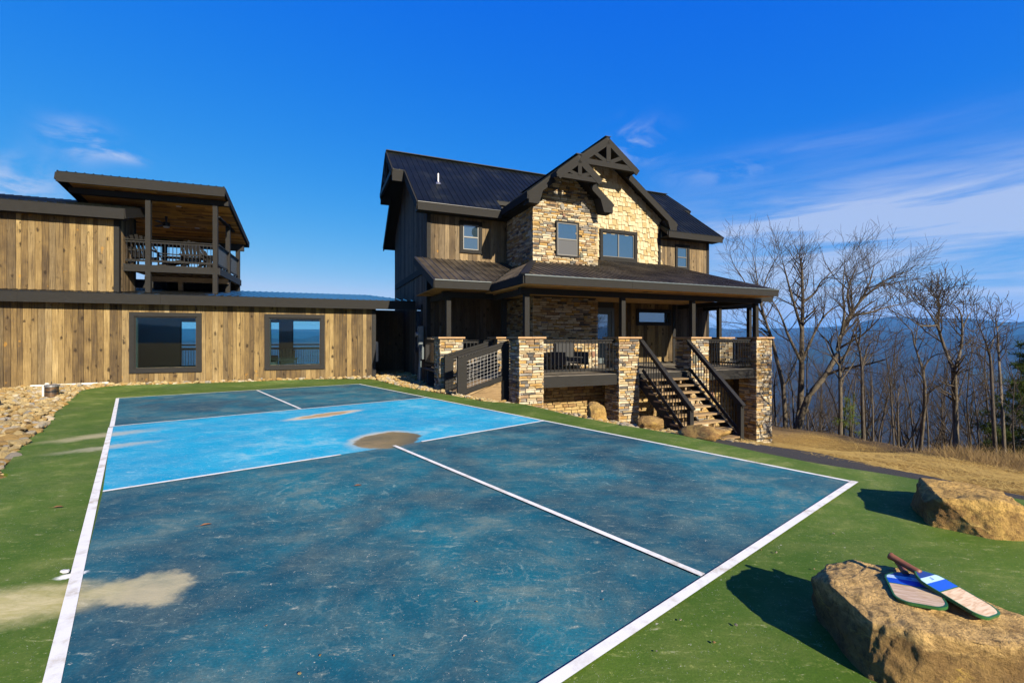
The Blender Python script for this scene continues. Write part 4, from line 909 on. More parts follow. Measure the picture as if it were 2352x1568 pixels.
# ---- stairs
NT_, RUN, RISE = 9, .215, .182
st = MB().beam((3.98, .1, .24), (3.98, -1.98, -1.50), .05, .26).beam((5.82, .1, .24), (5.82, -1.98, -1.50), .05, .26).beam((4.9, .1, .20), (4.9, -1.98, -1.54), .05, .22).build('stairs', TRIM_D, lodge)
for i in range(NT_):
    z = DK - RISE * (i + 1); b_ = .04 - RUN * (i + 1)
    pc('tread', 3.93, 5.87, b_ - .03, b_ + .245, z - .045, z, BARE, st)
    for a_ in (4.45, 5.35): pc('tread_bracket', a_ - .03, a_ + .03, b_ + .05, b_ + .10, z - .16, z - .046, BARE, st)
for a_ in (4.0, 5.80):
    bx('newel_post', a_ - .06, a_ + .06, -1.95, -1.83, -1.5, -.36, TRIM, st); bm('handrail', (a_, .04, 1.43), (a_, -2.0, -.34), .13, .045, TRIM_D, st); bm('handrail_board', (a_, .03, 1.35), (a_, -1.95, -.42), .04, .10, TRIM_D, st); bm('bottom_rail', (a_, -.02, .55), (a_, -1.9, -1.12), .04, .09, TRIM_D, st)
    for i in range(17):
        b_ = -.06 - .108 * i; z = 1.43 + (b_ - .04) * (1.77 / 2.04); pc('baluster', a_ - .009, a_ + .009, b_ - .009, b_ + .009, z - .88, z - .07, BLACKM, st)
# ---- roof vent
MB().tube([(-.62, 6.15, 7.30), (-.62, 6.15, 7.74)], .038, 10).build('vent_pipe', GALV, lodge); MB().tube([(-.62, 6.15, 7.30), (-.62, 6.15, 7.42)], [.14, .06], 12).build('vent_boot', GALV, lodge)
# ---- place the stones: the 300 that show largest one by one, the others joined
STONE_LIST.sort(key=lambda s: -s[0])
ROT = {'f': 0.0, 'l': -math.pi / 2, 'r': math.pi / 2}
for s in STONE_LIST[:300]:
    _, par, fc, const, u, z, wd, h, dp, kind, k, mi = s; o = bpy.data.objects.new('stone', smesh(kind, k, mi))
    o.location = (u, const, z) if fc == 'f' else (const, u, z); o.rotation_euler = (0, 0, ROT[fc]); o.scale = (wd, dp, h); link(o, par)
V = []; F = []; MI = []
for s in STONE_LIST[300:]:
    _, par, fc, const, u, z, wd, h, dp, kind, k, mi = s; PV, PF = (SP if kind == 's' else FP)[k]; o = len(V)
    for x, y, q in PV:
        x *= wd; y *= dp; q *= h
        if fc == 'f': V.append((u + x, const + y, z + q))
        elif fc == 'l': V.append((const + y, u - x, z + q))
        else: V.append((const - y, u + x, z + q))
    F += [tuple(i + o for i in f) for f in PF]; MI += [mi] * len(PF)
rest = mk('ledge_stone_veneer', V, F, ALLST, lodge, mi=MI); rest['kind'] = 'stuff'

# ---- ramp beside the porch
ramp = thing('entry_ramp', 'short wooden ramp with wire mesh side rail leading up to the porch', 'ramp', L0, LR)
def rz_(a): return -.10 + (a + 1.32) * .40
bm('ramp_deck', (-1.45, 1.5, rz_(-1.45) - .02), (.05, 1.5, rz_(.05) - .02), 1.25, .05, BARE, ramp)
for b_ in (.86, 2.16):
    MB().prism([(-1.30, b_, -.38), (-.02, b_, -.38), (-.02, b_, rz_(-.02) - .06), (-1.30, b_, rz_(-1.30) - .06)], (0, .04, 0)).build('skirt_board', BARE, ramp)
    o = bm('side_rail', (-1.42, b_, .99), (.05, b_, 1.40), .13, .045, TRIM_D, ramp)
    bm('top_board', (-1.36, b_ - .03, .90), (.02, b_ - .03, 1.31), .035, .12, TRIM, o); bm('bottom_board', (-1.36, b_ - .03, .02), (.02, b_ - .03, .43), .035, .13, TRIM, o)
    bx('rail_post', -1.43, -1.26, b_ - .05, b_ + .05, -.38, .97, TRIM, o); bx('rail_post', -.08, .06, b_ - .05, b_ + .05, -.38, 1.36, TRIM_D, o); bx('rail_stile', -1.26, -1.17, b_ - .048, b_ - .012, .10, .96, TRIM, o); bx('rail_stile', -.16, -.08, b_ - .048, b_ - .012, .42, 1.28, TRIM, o)
    for i in range(11): a_ = -1.17 + .1 * i; pc('mesh_wire', a_ - .0035, a_ + .0035, b_ - .004, b_ + .003, .06 + (a_ + 1.36) * .297, .93 + (a_ + 1.36) * .297, GALV, o)
    for i in range(8): z = .14 + .095 * i; bm('mesh_wire', (-1.2, b_ - .005, z + .16 * .297), (-.1, b_ - .005, z + 1.26 * .297), .007, .007, GALV, o)
# ---------------------------------------------------------------- small things by the buildings
F_ = 1052.0
def at(px, py, D): return Vector(((px - 1176) / F_ * D, D, 1.5 - (py - 776) / F_ * D))
t = thing('electric_meter', 'grey electric meter cabinet with conduits on the shaded side wall of the lodge', 'meter', lpt(-1.36, 5.45, 0), LR)
bx('cabinet', -.16, 0, -.14, .14, 1.15, 1.92, METERG, t); MB().tube([(-.17, .02, 1.62), (-.26, .02, 1.62)], .085, 14).build('meter_dial', GALV, t); bx('cover', -.175, -.16, -.12, .12, 1.20, 1.85, METERG, t)
for k, (y, r_) in enumerate(((-.08, .03), (.02, .024), (.10, .035))): MB().tube([(-.09, y, 1.15), (-.09, y, .7), (-.10 - .03 * k, y, -.25)], r_, 8).build('conduit', GALV if k == 1 else METERG, t)
bx('junction_box', -.14, 0, -.24, -.15, .75, 1.18, METERG, t)
t = thing('breaker_cabinet', 'pale grey electric panel on the annex corner beside the dark alcove', 'panel box', wpt(S1 + .025, 1.4, 0), WR)
bx('cabinet', 0, .13, -.30, .30, .55, 1.35, WHITEP, t); bx('cover', .13, .145, -.27, .27, .58, 1.32, WHITEP, t)
p = at(119, 913, 11.5); t = thing('well_casing', 'rusty steel well pipe with a cap standing in the rock bed', 'pipe', (p.x, p.y, -.05))
MB().tube([(0, 0, 0), (0, 0, .33)], .13, 20).build('casing', STEELR, t); MB().tube([(0, 0, .33), (0, 0, .37), (0, 0, .38)], [.145, .145, .11], 20).build('cap', GALV, t); MB().tube([(0, 0, .20), (0, 0, .23)], .136, 20).build('band', BLACKP, t)
MB().tube([(-.20, -.02, 0), (-.20, -.02, .36), (-.15, 0, .40), (-.08, 0, .40)], .022, 8).build('conduit', WHITEP, t)
pts = []; rad = []
for i in range(60):
    s = i / 59; pts.append((-11.05 - 1.9 * s, 9.75 + .5 * s + .15 * math.sin(3 * s), .10)); rad.append(.135 if i % 2 else .115)
tag(MB().tube(pts, rad, 16).build('drain_pipe', BLACKP, smooth=False), 'black corrugated drain pipe lying on the rocks at the left edge', 'pipe')
p0, p1 = wpt(-11.6, -.02, .03), wpt(-9.75, .16, .05)
tag(MB().tube([p0, p1], .035, 10).build('white_pipe', WHITEP), 'thin white plastic pipe lying along the foot of the annex wall', 'pipe')
t = thing('porch_armchair', 'dark armchair on the porch in front of the stone tower wall', 'chair', lpt(2.55, 1.75, DK), LR + R(10))
bx('seat', -.36, .36, -.36, .32, .28, .44, FABRIC, t); bx('backrest', -.36, .36, .24, .38, .44, .86, FABRIC, t)
for s in (-1, 1): bx('arm', s * .42 - .06, s * .42 + .06, -.36, .36, .20, .60, FABRIC, t)
for i, j in ((-1, -1), (1, -1), (1, 1), (-1, 1)): bx('leg', i * .40 - .02, i * .40 + .02, j * .30 - .02, j * .30 + .02, 0, .26, BLACKM, t)
t = thing('porch_bench', 'low wooden slatted bench on the left porch, seen behind the ramp mesh', 'bench', lpt(-.35, 3.9, DK), LR)
for i in range(6): bx('back_slat', -.50 + .18 * i, -.40 + .18 * i, -.30, -.27, .22, .62, BARE, t)
bx('seat', -.6, .6, -.26, .2, .36, .40, BARE, t)
for i in (-1, 1): bx('leg', i * .5 - .03, i * .5 + .03, -.2, .15, 0, .36, TRIM_D, t)

# ---------------------------------------------------------------- boulders
def boulder(name, label, pts, m, cuts=22, amp=.02, seed=1, group=None, smoothf=0):
    b = bmesh.new()
    for p in pts: b.verts.new(p)
    bmesh.ops.convex_hull(b, input=b.verts); bmesh.ops.delete(b, geom=[v for v in b.verts if not v.link_faces], context='VERTS')
    bmesh.ops.subdivide_edges(b, edges=b.edges[:], cuts=3, use_grid_fill=True); 
    for _ in range(1): bmesh.ops.smooth_vert(b, verts=b.verts, factor=.08, use_axis_x=True, use_axis_y=True, use_axis_z=True)
    bmesh.ops.triangulate(b, faces=b.faces[:]); bmesh.ops.subdivide_edges(b, edges=b.edges[:], cuts=max(1, cuts // 5), use_grid_fill=True)
    b.normal_update(); off = Vector((seed * 5.1, seed * 2.7, 0)); new = []
    for v in b.verts:
        q = v.co + off; lay_ = mnoise.noise(Vector((q.x * 2.0, q.y * 2.0, q.z * 11))) * .35
        n_ = mnoise.noise(q * 4) * 1.0 + mnoise.noise(q * 9) * .6 + mnoise.noise(q * 21) * .35 + mnoise.noise(q * 48) * .25 + lay_ + .8 * math.floor(3.5 * mnoise.noise(q * 3.1 + Vector((3, 7, 1)))) / 3.5
        cell = mnoise.voronoi(q * 5.5)[0]; n_ += (cell[1] - cell[0]) * .7 - .25
        new.append(v.co + v.normal * n_ * amp)
    for v, c in zip(b.verts, new): v.co = c
    c = Vector((sum(p[0] for p in pts) / len(pts), sum(p[1] for p in pts) / len(pts), 0))
    for v in b.verts: v.co -= c
    me = bpy.data.meshes.new(name); b.to_mesh(me); b.free(); me.materials.append(m)
    me.polygons.foreach_set('use_smooth', [True] * len(me.polygons))
    o = bpy.data.objects.new(name, me); o.location = c; link(o); return tag(o, label, 'boulder', group)
boulder('boulder', 'large ochre sandstone boulder with two paddles lying on its flat top', [(1.65, 2.5, -.06), (1.55, 2.02, -.06), (1.64, 1.90, -.06), (2.32, 1.80, -.06), (2.60, 1.98, -.06), (2.38, 2.36, -.06), (1.95, 2.64, -.06),
        (1.62, 2.46, .21), (1.59, 2.30, .27), (1.60, 2.04, .235), (1.74, 1.93, .26), (1.99, 1.89, .235), (2.24, 1.90, .215), (2.45, 2.02, .20), (2.28, 2.28, .225), (1.90, 2.56, .265), (1.75, 2.56, .24), (2.08, 2.46, .28)], BOULDER, 26, .016, 1)
boulder('boulder', 'rusty ochre boulder at the far edge of the green pad, near the court corner', [(3.60, 4.15, -.06), (3.33, 3.66, -.06), (3.58, 3.38, -.06), (3.98, 3.36, -.06), (4.15, 3.75, -.06), (4.1, 4.25, -.06),
        (3.62, 4.10, .20), (3.34, 3.72, .17), (3.37, 3.60, .25), (3.68, 3.45, .262), (3.86, 3.44, .235), (3.93, 3.42, .12), (4.12, 3.85, .22), (4.15, 4.15, .195), (3.74, 4.2, .225)], BOULDER2, 26, .017, 2)
def small_boulder(label, px, py, D, sx, sy, sz, rot, seed, m):
    V, F = rock_shape(seed, 4, 1.0, .22, 9); o = mk('boulder', [(x * sx, y * sy, z * sz) for x, y, z in V], F, m, smooth=True)
    p = at(px, py, D); o.location = (p.x, p.y, tz(p.x, p.y) + sz * .55); o.rotation_euler = (0, 0, rot); return tag(o, label, 'boulder')
small_boulder('rounded upright brown boulder between the two middle stone pillars', 1372, 955, 8.9, .25, .2, .30, .2, 5, BOULDER2)
small_boulder('tilted dark and ochre boulder left of the porch stairs', 1495, 975, 8.1, .30, .2, .22, .7, 8, BOULDER)
small_boulder('flat long rusty boulder at the foot of the porch stairs', 1612, 1003, 7.2, .52, .3, .17, -.6, 11, BOULDER2)

# ---------------------------------------------------------------- paddles
WOODF = mat('pale_paddle_wood', lambda n: dict(c=n.mix(n.ss(n.noise(n.map(n.obj(), scale=(3, 26, 3)), 3.5, 3, .5, 1.0), .4, .68), (.62, .46, .30), (.46, .30, .16)), r=.35))
PBLUE = mat('royal_blue_print', lambda n: dict(c=(.010, .075, .52), r=.3)); PNAVY = mat('navy_print', lambda n: dict(c=(.012, .03, .17), r=.3)); PPALE = mat('pale_blue_print', lambda n: dict(c=(.42, .58, .74), r=.3))
PEDGE = mat('green_edge_guard', lambda n: dict(c=(.020, .10, .022), r=.4)); PGRIP = mat('brown_leather_grip', lambda n: dict(c=n.mix(n.noise(n.obj(), 60, 3), (.13, .042, .016), (.22, .08, .03)), r=.55))
def paddle(label, loc, rot):
    t = thing('paddle', label, 'paddle', loc, 0, 'paddles on the boulder'); t.rotation_euler = rot
    def outline(g=0.0):
        P = []
        w_, y1, y0, rc = .098 + g, .205 + g, -.088 - g * .5, .055
        for cx, cy, a0, a1, rr in ((w_ - rc, y1 - rc, 0, 90, rc), (-w_ + rc, y1 - rc, 90, 180, rc)):
            for k in range(9): q = R(a0 + (a1 - a0) * k / 8); P.append((cx + rr * math.cos(q), cy + rr * math.sin(q)))
        P += [(-w_, -.01), (-w_ + .006, -.035), (-w_ + .035, y0 + .022), (-.03 - g, y0), (.03 + g, y0), (w_ - .035, y0 + .022), (w_ - .006, -.035), (w_, -.01)]
        return P
    oo, oi = outline(0), outline(-.004)
    MB().prism([(x, y, .0055) for x, y in oi], (0, 0, -.011)).build('face', WOODF, t)
    n_ = len(oo); ring = MB(); V = [(x, y, z) for z in (.0066, -.0066) for x, y in oo] + [(x, y, z) for z in (.0066, -.0066) for x, y in outline(-.007)]
    ring.add(V, [f for i in range(n_) for f in ((i, (i + 1) % n_, n_ + (i + 1) % n_, n_ + i), (i, 2 * n_ + i, 2 * n_ + (i + 1) % n_, (i + 1) % n_), (n_ + i, n_ + (i + 1) % n_, 3 * n_ + (i + 1) % n_, 3 * n_ + i), (2 * n_ + i, 3 * n_ + i, 3 * n_ + (i + 1) % n_, 2 * n_ + (i + 1) % n_))]).build('edge_guard', PEDGE, t)
    inn = outline(-.0075)
    for y0, y1, m_, nm in ((-.12, -.045, PNAVY, 'print_band'), (-.045, -.012, PPALE, 'print_band'), (-.012, .038, PBLUE, 'print_band'), (.038, .043, PEDGE, 'print_line')):
        pl = clip(clip(inn, 1, y0, False), 1, y1, True)
        MB().prism([(x, y, .0062) for x, y in pl], (0, 0, -.0008)).build(nm, m_, t)
    for k in range(3): bx('print_mark', -.012, .012 - .004 * k, -.026 - .006 * k, -.023 - .006 * k, .0062, .0066, PBLUE, t)
    MB().tube([(0, -.075, 0), (0, -.09, 0), (0, -.115, 0), (0, -.195, 0), (0, -.207, 0), (0, -.212, 0)], [.017, .0165, .0155, .0165, .0195, .017], 14).build('handle', PGRIP, t, True)
    return t
def lay_paddle(label, head, tail, roll=0):
    """tail = grip end, head = blade tip"""
    h, tl = Vector(head), Vector(tail); y = (h - tl).normalized(); z = Vector((0, 0, 1)); x = y.cross(z).normalized(); z = x.cross(y)
    M_ = Matrix((x, y, z)).transposed(); M_ = M_ @ Matrix.Rotation(roll, 3, 'Y'); c = (h + tl) / 2
    return paddle(label, c, M_.to_euler())
lay_paddle('paddle with blue and wood face lying flat, underneath, its grip hidden by the other one', (1.875, 2.09, .280), (2.065, 2.44, .300), R(3))
lay_paddle('paddle with brown grip lying on top, its wooden tip pointing to the camera', (2.150, 2.04, .258), (1.985, 2.40, .358), R(-6))

# ---------------------------------------------------------------- rock beds
def in_poly(x, y, P):
    c = False; j = len(P) - 1
    for i in range(len(P)):
        xi, yi = P[i]; xj, yj = P[j]
        if (yi > y) != (yj > y) and x < (xj - xi) * (y - yi) / (yj - yi) + xi: c = not c
        j = i
    return c
E2 = [(p.x, p.y) for p in edge]
def wcoord(X, Y):
    q = Matrix.Rotation(-WR, 3, 'Z') @ Vector((X - W0[0], Y - W0[1], 0)); return q.x, q.y
def lcoord(X, Y):
    q = Matrix.Rotation(-LR, 3, 'Z') @ Vector((X - L0[0], Y - L0[1], 0)); return q.x, q.y
rr = random.Random(99); RK = []
def edge_dist(X, Y): return min((X - p[0]) ** 2 + (Y - p[1]) ** 2 for p in E2[::2]) ** .5
def scatter(n_, xr, yr, size, test, lift=.0):
    for _ in range(n_):
        X, Y = rr.uniform(*xr), rr.uniform(*yr)
        if in_poly(X, Y, E2) or not test(X, Y): continue
        s = rr.uniform(*size) * (.7 + .6 * rr.random()); RK.append((X, Y, tz(X, Y) + s * .22 + lift * rr.random(), s))
def t_left(X, Y): s, b = wcoord(X, Y); return b < .22
scatter(7500, (-14.5, -5.6), (4.6, 15.4), (.035, .085), t_left, .05)
scatter(300, (-13, -5.6), (4.6, 14.0), (.07, .10), t_left, .03)
def t_wall(X, Y): s, b = wcoord(X, Y); return -12.8 < s < -1.2 and -1.9 < b < .25
scatter(3000, (-15, -3), (12, 19), (.045, .085), t_wall, .06)
def t_alc(X, Y):
    s, b = wcoord(X, Y); a, c = lcoord(X, Y)
    return -1.45 < s < 2.2 and b < 2.4 and a < -1.3 and c > 1.5 and edge_dist(X, Y) < 5
scatter(3200, (-6.5, -1.2), (12.4, 19.5), (.045, .085), t_alc, .05)
def t_edge(X, Y):
    a, c = lcoord(X, Y); return -1.6 < a < 4.5 and c < .9 and edge_dist(X, Y) < 1.9
scatter(2600, (-2.5, 4.2), (7.5, 13), (.03, .075), t_edge, .02)
RP = [rock_shape(200 + k, 2, rr.uniform(.5, .75), .22, 9) for k in range(9)]
RPM = {}
def rmesh(k, mi):
    if (k, mi) not in RPM:
        me = bpy.data.meshes.new('river_rock'); me.from_pydata(RP[k][0], [], RP[k][1]); me.materials.append(ROCKS[mi]); RPM[(k, mi)] = me
    return RPM[(k, mi)]
def rank(q):
    vis = abs(q[0]) < 1.16 * q[1]; return -(q[3] / math.hypot(q[0], q[1])) if vis else 0
RK.sort(key=rank); V = []; F = []; MI = []
for i, (X, Y, z, s) in enumerate(RK):
    k = rr.randrange(9); mi = rr.choices((0, 1, 2, 3), (46, 36, 12, 6))[0]; sx_, sy_ = s * rr.uniform(.8, 1.35), s * rr.uniform(.8, 1.2); rot = Matrix.Rotation(rr.uniform(0, 6.28), 3, 'Z') @ Matrix.Rotation(rr.gauss(0, .35), 3, 'X')
    if i < 300:
        o = bpy.data.objects.new('river_rock', rmesh(k, mi)); o.location = (X, Y, z); o.rotation_euler = rot.to_euler(); o.scale = (sx_, sy_, s); link(o)
        tag(o, 'tan river rock in the loose rock bed left of the green pad' if X < -5.5 else 'tan river rock in the rock strip along the buildings', 'rock', 'river rocks in the left bed' if X < -5.5 else 'river rocks along the buildings')
    else:
        o_ = len(V)
        for v in RP[k][0]:
            q = rot @ Vector((v[0] * sx_, v[1] * sy_, v[2] * s)); V.append((q.x + X, q.y + Y, q.z + z))
        F += [tuple(a + o_ for a in f) for f in RP[k][1]]; MI += [mi] * len(RP[k][1])
o = mk('rock_bed', V, F, ROCKS, mi=MI); tag(o, 'loose tan river rocks covering the beds beside pad and buildings', 'rocks', kind='stuff')
# crumbs and leaves on the court
LEAF = mat('dry_brown_leaf', lambda n: dict(c=(.16, .07, .025), r=.8))
PB = [((1783, 1272), .014), ((1748, 1266), .010), ((1690, 1440), .015), ((1640, 1480), .013), ((1563, 1428), .012), ((688, 1552), .014), ((1508, 1500), .009), ((735, 1660 - 150), .010), ((1385, 1380), .009), ((1095, 1385), .010), ((612, 1440), .008), ((905, 1600 - 90), .008), ((1915, 1228), .013), ((1870, 1310), .010), ((2005, 1262), .008)]
for i, ((px, py), s) in enumerate(PB):
    D = 1.5 * F_ / (py - 776); p = at(px, py, D); o = bpy.data.objects.new('pebble', rmesh(i % 9, (2, 0, 3, 1)[i % 4])); o.location = (p.x, p.y, .014 + s * .4); s *= .62; o.scale = (s * 1.2, s, s); o.location.z = .010 + s * .4; o.rotation_euler = (0, 0, i); link(o)
    tag(o, 'tiny loose pebble on the painted court surface', 'pebble', 'pebbles on the court')
o = mk('plaster_chunk', RP[3][0], RP[3][1], WHITEP); p = at(150, 1322, 1.5 * F_ / (1322 - 776)); o.location = (p.x, p.y, .03); o.scale = (.03, .024, .022); tag(o, 'white plaster chunk on the green surface beside the left court line', 'debris')
for i, (px, py, rz, lb) in enumerate(((473, 1209, .4, 'small dry brown leaf on the dark blue court near the left line'), (822, 1118, .1, 'small dry brown leaf near the middle of the court'), (133, 1268 - 100, .2, 'small dark leaf on the green surface left of the court'))):
    p = at(px, py, 1.5 * F_ / (py - 776)); V = [(-.05, 0, 0), (-.02, .014, .012), (.02, .013, .01), (.05, 0, .004), (.02, -.012, .012), (-.02, -.013, .006), (0, 0, .001), (-.09, .0, .002)]
    o = mk('dry_leaf', [(x, y, z) for x, y, z in V] + [(x, y, z - .0015) for x, y, z in V], [(0, 6, 1), (1, 6, 2), (2, 6, 3), (3, 6, 4), (4, 6, 5), (5, 6, 0), (8, 9, 14), (9, 10, 14), (10, 11, 14), (11, 12, 14), (12, 13, 14), (13, 8, 14), (0, 7, 15, 8)], LEAF)
    o.location = (p.x, p.y, .016); o.rotation_euler = (0, 0, rz); o.scale = (.8, .8, .8); tag(o, lb, 'leaf')
# ---------------------------------------------------------------- trees
def z8(zx, zy): return (1760 + zx / 2.45) * .91875, (560 + zy / 2.45) * .91875
def ground_D(px, py, lo=7.0, hi=26.0):
    best = None
    for i in range(400):
        D = lo + (hi - lo) * i / 399; X = (px - 1176) / F_ * D; y = 776 + F_ * (1.5 - tz(X, D)) / D; e = abs(y - py) + .05 * D
        if best is None or e < best[0]: best = (e, D)
    return best[1]
class Tree:
    def __init__(s, seed): s.r = random.Random(seed); s.T = MB(); s.B = MB()
    def limb(s, pts, r0, r1, mb, k):
        n_ = len(pts); s_ = mb.tube(pts, [r0 + (r1 - r0) * (i / (n_ - 1)) ** .85 for i in range(n_)], k, False)
    def twigs(s, pts, r0, r1, lvl, maxl, length, dens, frm=.3):
        """side branches along a limb"""
        r = s.r; L = sum((pts[i + 1] - pts[i]).length for i in range(len(pts) - 1)); n_ = max(1, int(L * dens)); 
        for j in range(n_ + (1 if lvl else 2)):
            t = frm + (1 - frm) * ((j + r.random()) / (n_ + 1)); t = min(t, 1.0); f = t * (len(pts) - 1); i = min(int(f), len(pts) - 2); p = pts[i].lerp(pts[i + 1], f - i); d = (pts[i + 1] - pts[i]).normalized()
            if j >= n_: p, d = pts[-1], (pts[-1] - pts[-2]).normalized()
            ax = Vector((r.gauss(0, 1), r.gauss(0, 1), r.gauss(0, 1))).cross(d)
            if ax.length < 1e-3: continue
            dd = (Matrix.Rotation(r.uniform(.45, 1.05) if j < n_ else r.uniform(.1, .5), 3, ax.normalized()) @ d); dd.z += .12; dd.normalize()
            rr0 = max(.006, (r0 + (r1 - r0) * t) * r.uniform(.45, .7)); ln = length * r.uniform(.6, 1.25) * (1.15 - .5 * t)
            q = [p]; c = dd.copy(); m_ = 4 if lvl < maxl else 3
            for _ in range(m_):
                c = (c + Vector((r.gauss(0, .16), r.gauss(0, .16), r.gauss(.07, .13)))).normalized(); q.append(q[-1] + c * ln / m_)
            s.limb(q, rr0, max(.0045, rr0 * .45), s.B, 4 if lvl == 0 else 3)
            if lvl < maxl: s.twigs(q, rr0, rr0 * .45, lvl + 1, maxl, length * .58, dens * 1.55, .2)
def smooth_path(P, k=4):
    out = []
    for i in range(len(P) - 1):
        p0, p1, p2, p3 = [P[min(max(i + q, 0), len(P) - 1)] for q in (-1, 0, 1, 2)]
        for j in range(k):
            t = j / k; out.append(.5 * ((2 * p1) + (p2 - p0) * t + (2 * p0 - 5 * p1 + 4 * p2 - p3) * t * t + (3 * p1 - p0 - 3 * p2 + p3) * t ** 3))
    return out + [P[-1]]
def photo_tree(label, stems, r0, seed, length=1.5, dens=1.7, maxl=2, bk=None, Dadd=0.0, group=None, frm0=.5):
    """stems: list of (points in the view, relative radius at start, first stem is the trunk)"""
    bx_, by_ = z8(*stems[0][0][0]); D = ground_D(bx_, by_) + Dadd; tr = Tree(seed); r = tr.r; base = at(bx_, by_, D); zg = tz(base.x, base.y); ends = {}; r0 = r0 * D / F_ * .5; length *= D / 22; dens *= 19.5 / D
    for si, (P, f0, f1) in enumerate(stems):
        pts = []; dep = 0.0
        for i, q in enumerate(P):
            x, y = z8(*q)
            if i: dep += r.gauss(0, .28)
            key = tuple(q)
            if key in ends: dep = ends[key]
            ends[key] = dep; pts.append(at(x, y, D + dep))
        if si == 0: pts[0].z = zg - .15
        pts = smooth_path(pts); tr.limb(pts, r0 * f0, r0 * f1, tr.T, 8 if f0 > .5 else 6)
        tr.twigs(pts, r0 * f0, r0 * f1, 0, maxl, length * (1 if si else .8), dens, frm0 if si == 0 else .22)
    t = thing('bare_tree', label, 'tree', (base.x, base.y, zg), 0, group)
    for mb, nm, m_ in ((tr.T, 'trunk', bk or BARK), (tr.B, 'crown', TWIG)):
        mb.V = [(x - base.x, y - base.y, z - zg) for x, y, z in mb.V]; mb.build(nm, m_, t, True)
    return t
G = 'bare trees along the edge of the slope'
photo_tree('bare tree leaning left behind the right end of the porch', [([(500, 1240), (485, 1000), (445, 830), (420, 720), (380, 600), (350, 500), (335, 420)], 1, .35), ([(380, 600), (300, 450), (235, 330), (180, 250)], .4, .12), ([(350, 500), (375, 350), (425, 240)], .4, .12), ([(420, 720), (330, 650), (220, 610), (110, 600)], .4, .1), ([(335, 420), (320, 300), (300, 190)], .35, .1), ([(485, 1000), (545, 900), (575, 800)], .4, .15)], 10.5, 1, 1.7, 2.0, group=G)
photo_tree('largest bare tree, forked at the foot into an upright and a right leaning stem', [([(575, 1250), (592, 1050), (598, 850), (600, 650), (605, 480), (600, 300), (590, 210)], 1, .18), ([(575, 1250), (640, 1060), (740, 930), (810, 800), (840, 680), (900, 560), (960, 470), (1050, 390), (1140, 330), (1245, 292)], .95, .1), ([(598, 850), (520, 690), (470, 560), (420, 470)], .5, .12), ([(600, 650), (540, 450), (500, 300), (480, 225)], .45, .1), ([(605, 480), (680, 420), (720, 350), (805, 275)], .4, .1), ([(598, 850), (690, 640), (760, 540), (860, 480)], .45, .12),
            ([(900, 560), (880, 430), (905, 330), (940, 255)], .45, .1), ([(900, 560), (1000, 545), (1100, 515), (1205, 490)], .4, .1), ([(960, 470), (1010, 370), (1040, 260)], .4, .1), ([(840, 680), (860, 540), (850, 400), (860, 270)], .4, .1)], 16, 2, 1.9, 2.1, group=G)
photo_tree('bare tree with straight trunk forking at mid height, right of the largest tree', [([(835, 1290), (836, 1080), (832, 870)], 1, .7), ([(832, 870), (775, 790), (740, 700)], .5, .15), ([(832, 870), (890, 750), (920, 650), (940, 600)], .6, .15), ([(836, 960), (910, 860), (935, 790)], .4, .15), ([(832, 870), (820, 700), (800, 560)], .45, .12)], 9.4, 3, 1.3, 1.8, group=G)
photo_tree('dark slim bare tree with broken side limb in the middle of the wood', [([(978, 1300), (970, 1080), (966, 880), (945, 740), (905, 640)], 1, .2), ([(966, 880), (1000, 760), (1020, 715)], .5, .3), ([(945, 740), (960, 640), (940, 610)], .4, .1), ([(966, 880), (1050, 760), (1080, 640)], .35, .1)], 9, 4, 1.2, 1.8, bk=BARK2, group=G)
photo_tree('thin crooked bare tree with a pale horizontal limb', [([(1320, 1390), (1345, 1180), (1352, 1000), (1338, 890)], 1, .7), ([(1338, 890), (1290, 740), (1260, 640), (1150, 680)], .6, .1), ([(1338, 890), (1400, 810), (1480, 790)], .5, .2), ([(1290, 740), (1310, 620)], .5, .2), ([(1260, 640), (1180, 560), (1120, 480)], .3, .08)], 7.5, 5, 1.3, 1.8, group=G)
photo_tree('broad crowned bare tree with a Y fork against the mountain', [([(1545, 1370), (1540, 1150), (1530, 900)], 1, .75), ([(1530, 900), (1470, 750), (1425, 620), (1360, 520), (1300, 475)], .6, .1), ([(1530, 900), (1570, 780), (1582, 640), (1565, 530), (1500, 480)], .6, .1), ([(1500, 820), (1440, 640), (1445, 500), (1420, 450)], .45, .1), ([(1582, 640), (1620, 560), (1640, 540)], .3, .1), ([(1425, 620), (1320, 620), (1240, 560)], .35, .08)], 12.5, 6, 1.7, 2.1, group=G)
photo_tree('tall slim bare tree second from the right edge', [([(1790, 1440), (1772, 1180), (1758, 880), (1745, 780), (1700, 660), (1665, 575)], 1, .12), ([(1745, 780), (1680, 740), (1610, 700)], .35, .08), ([(1758, 880), (1690, 800), (1630, 790)], .3, .08), ([(1745, 780), (1780, 680), (1770, 600)], .35, .1)], 9, 7, 1.2, 1.8, bk=BARK2, group=G)
photo_tree('pole straight bare tree with broken top at the right', [([(1845, 1460), (1828, 1150), (1808, 850), (1795, 640), (1785, 580)], 1, .3), ([(1808, 790), (1838, 755)], .35, .25), ([(1795, 640), (1840, 590), (1870, 560)], .3, .08)], 8, 8, 1.0, 1.4, group=G)
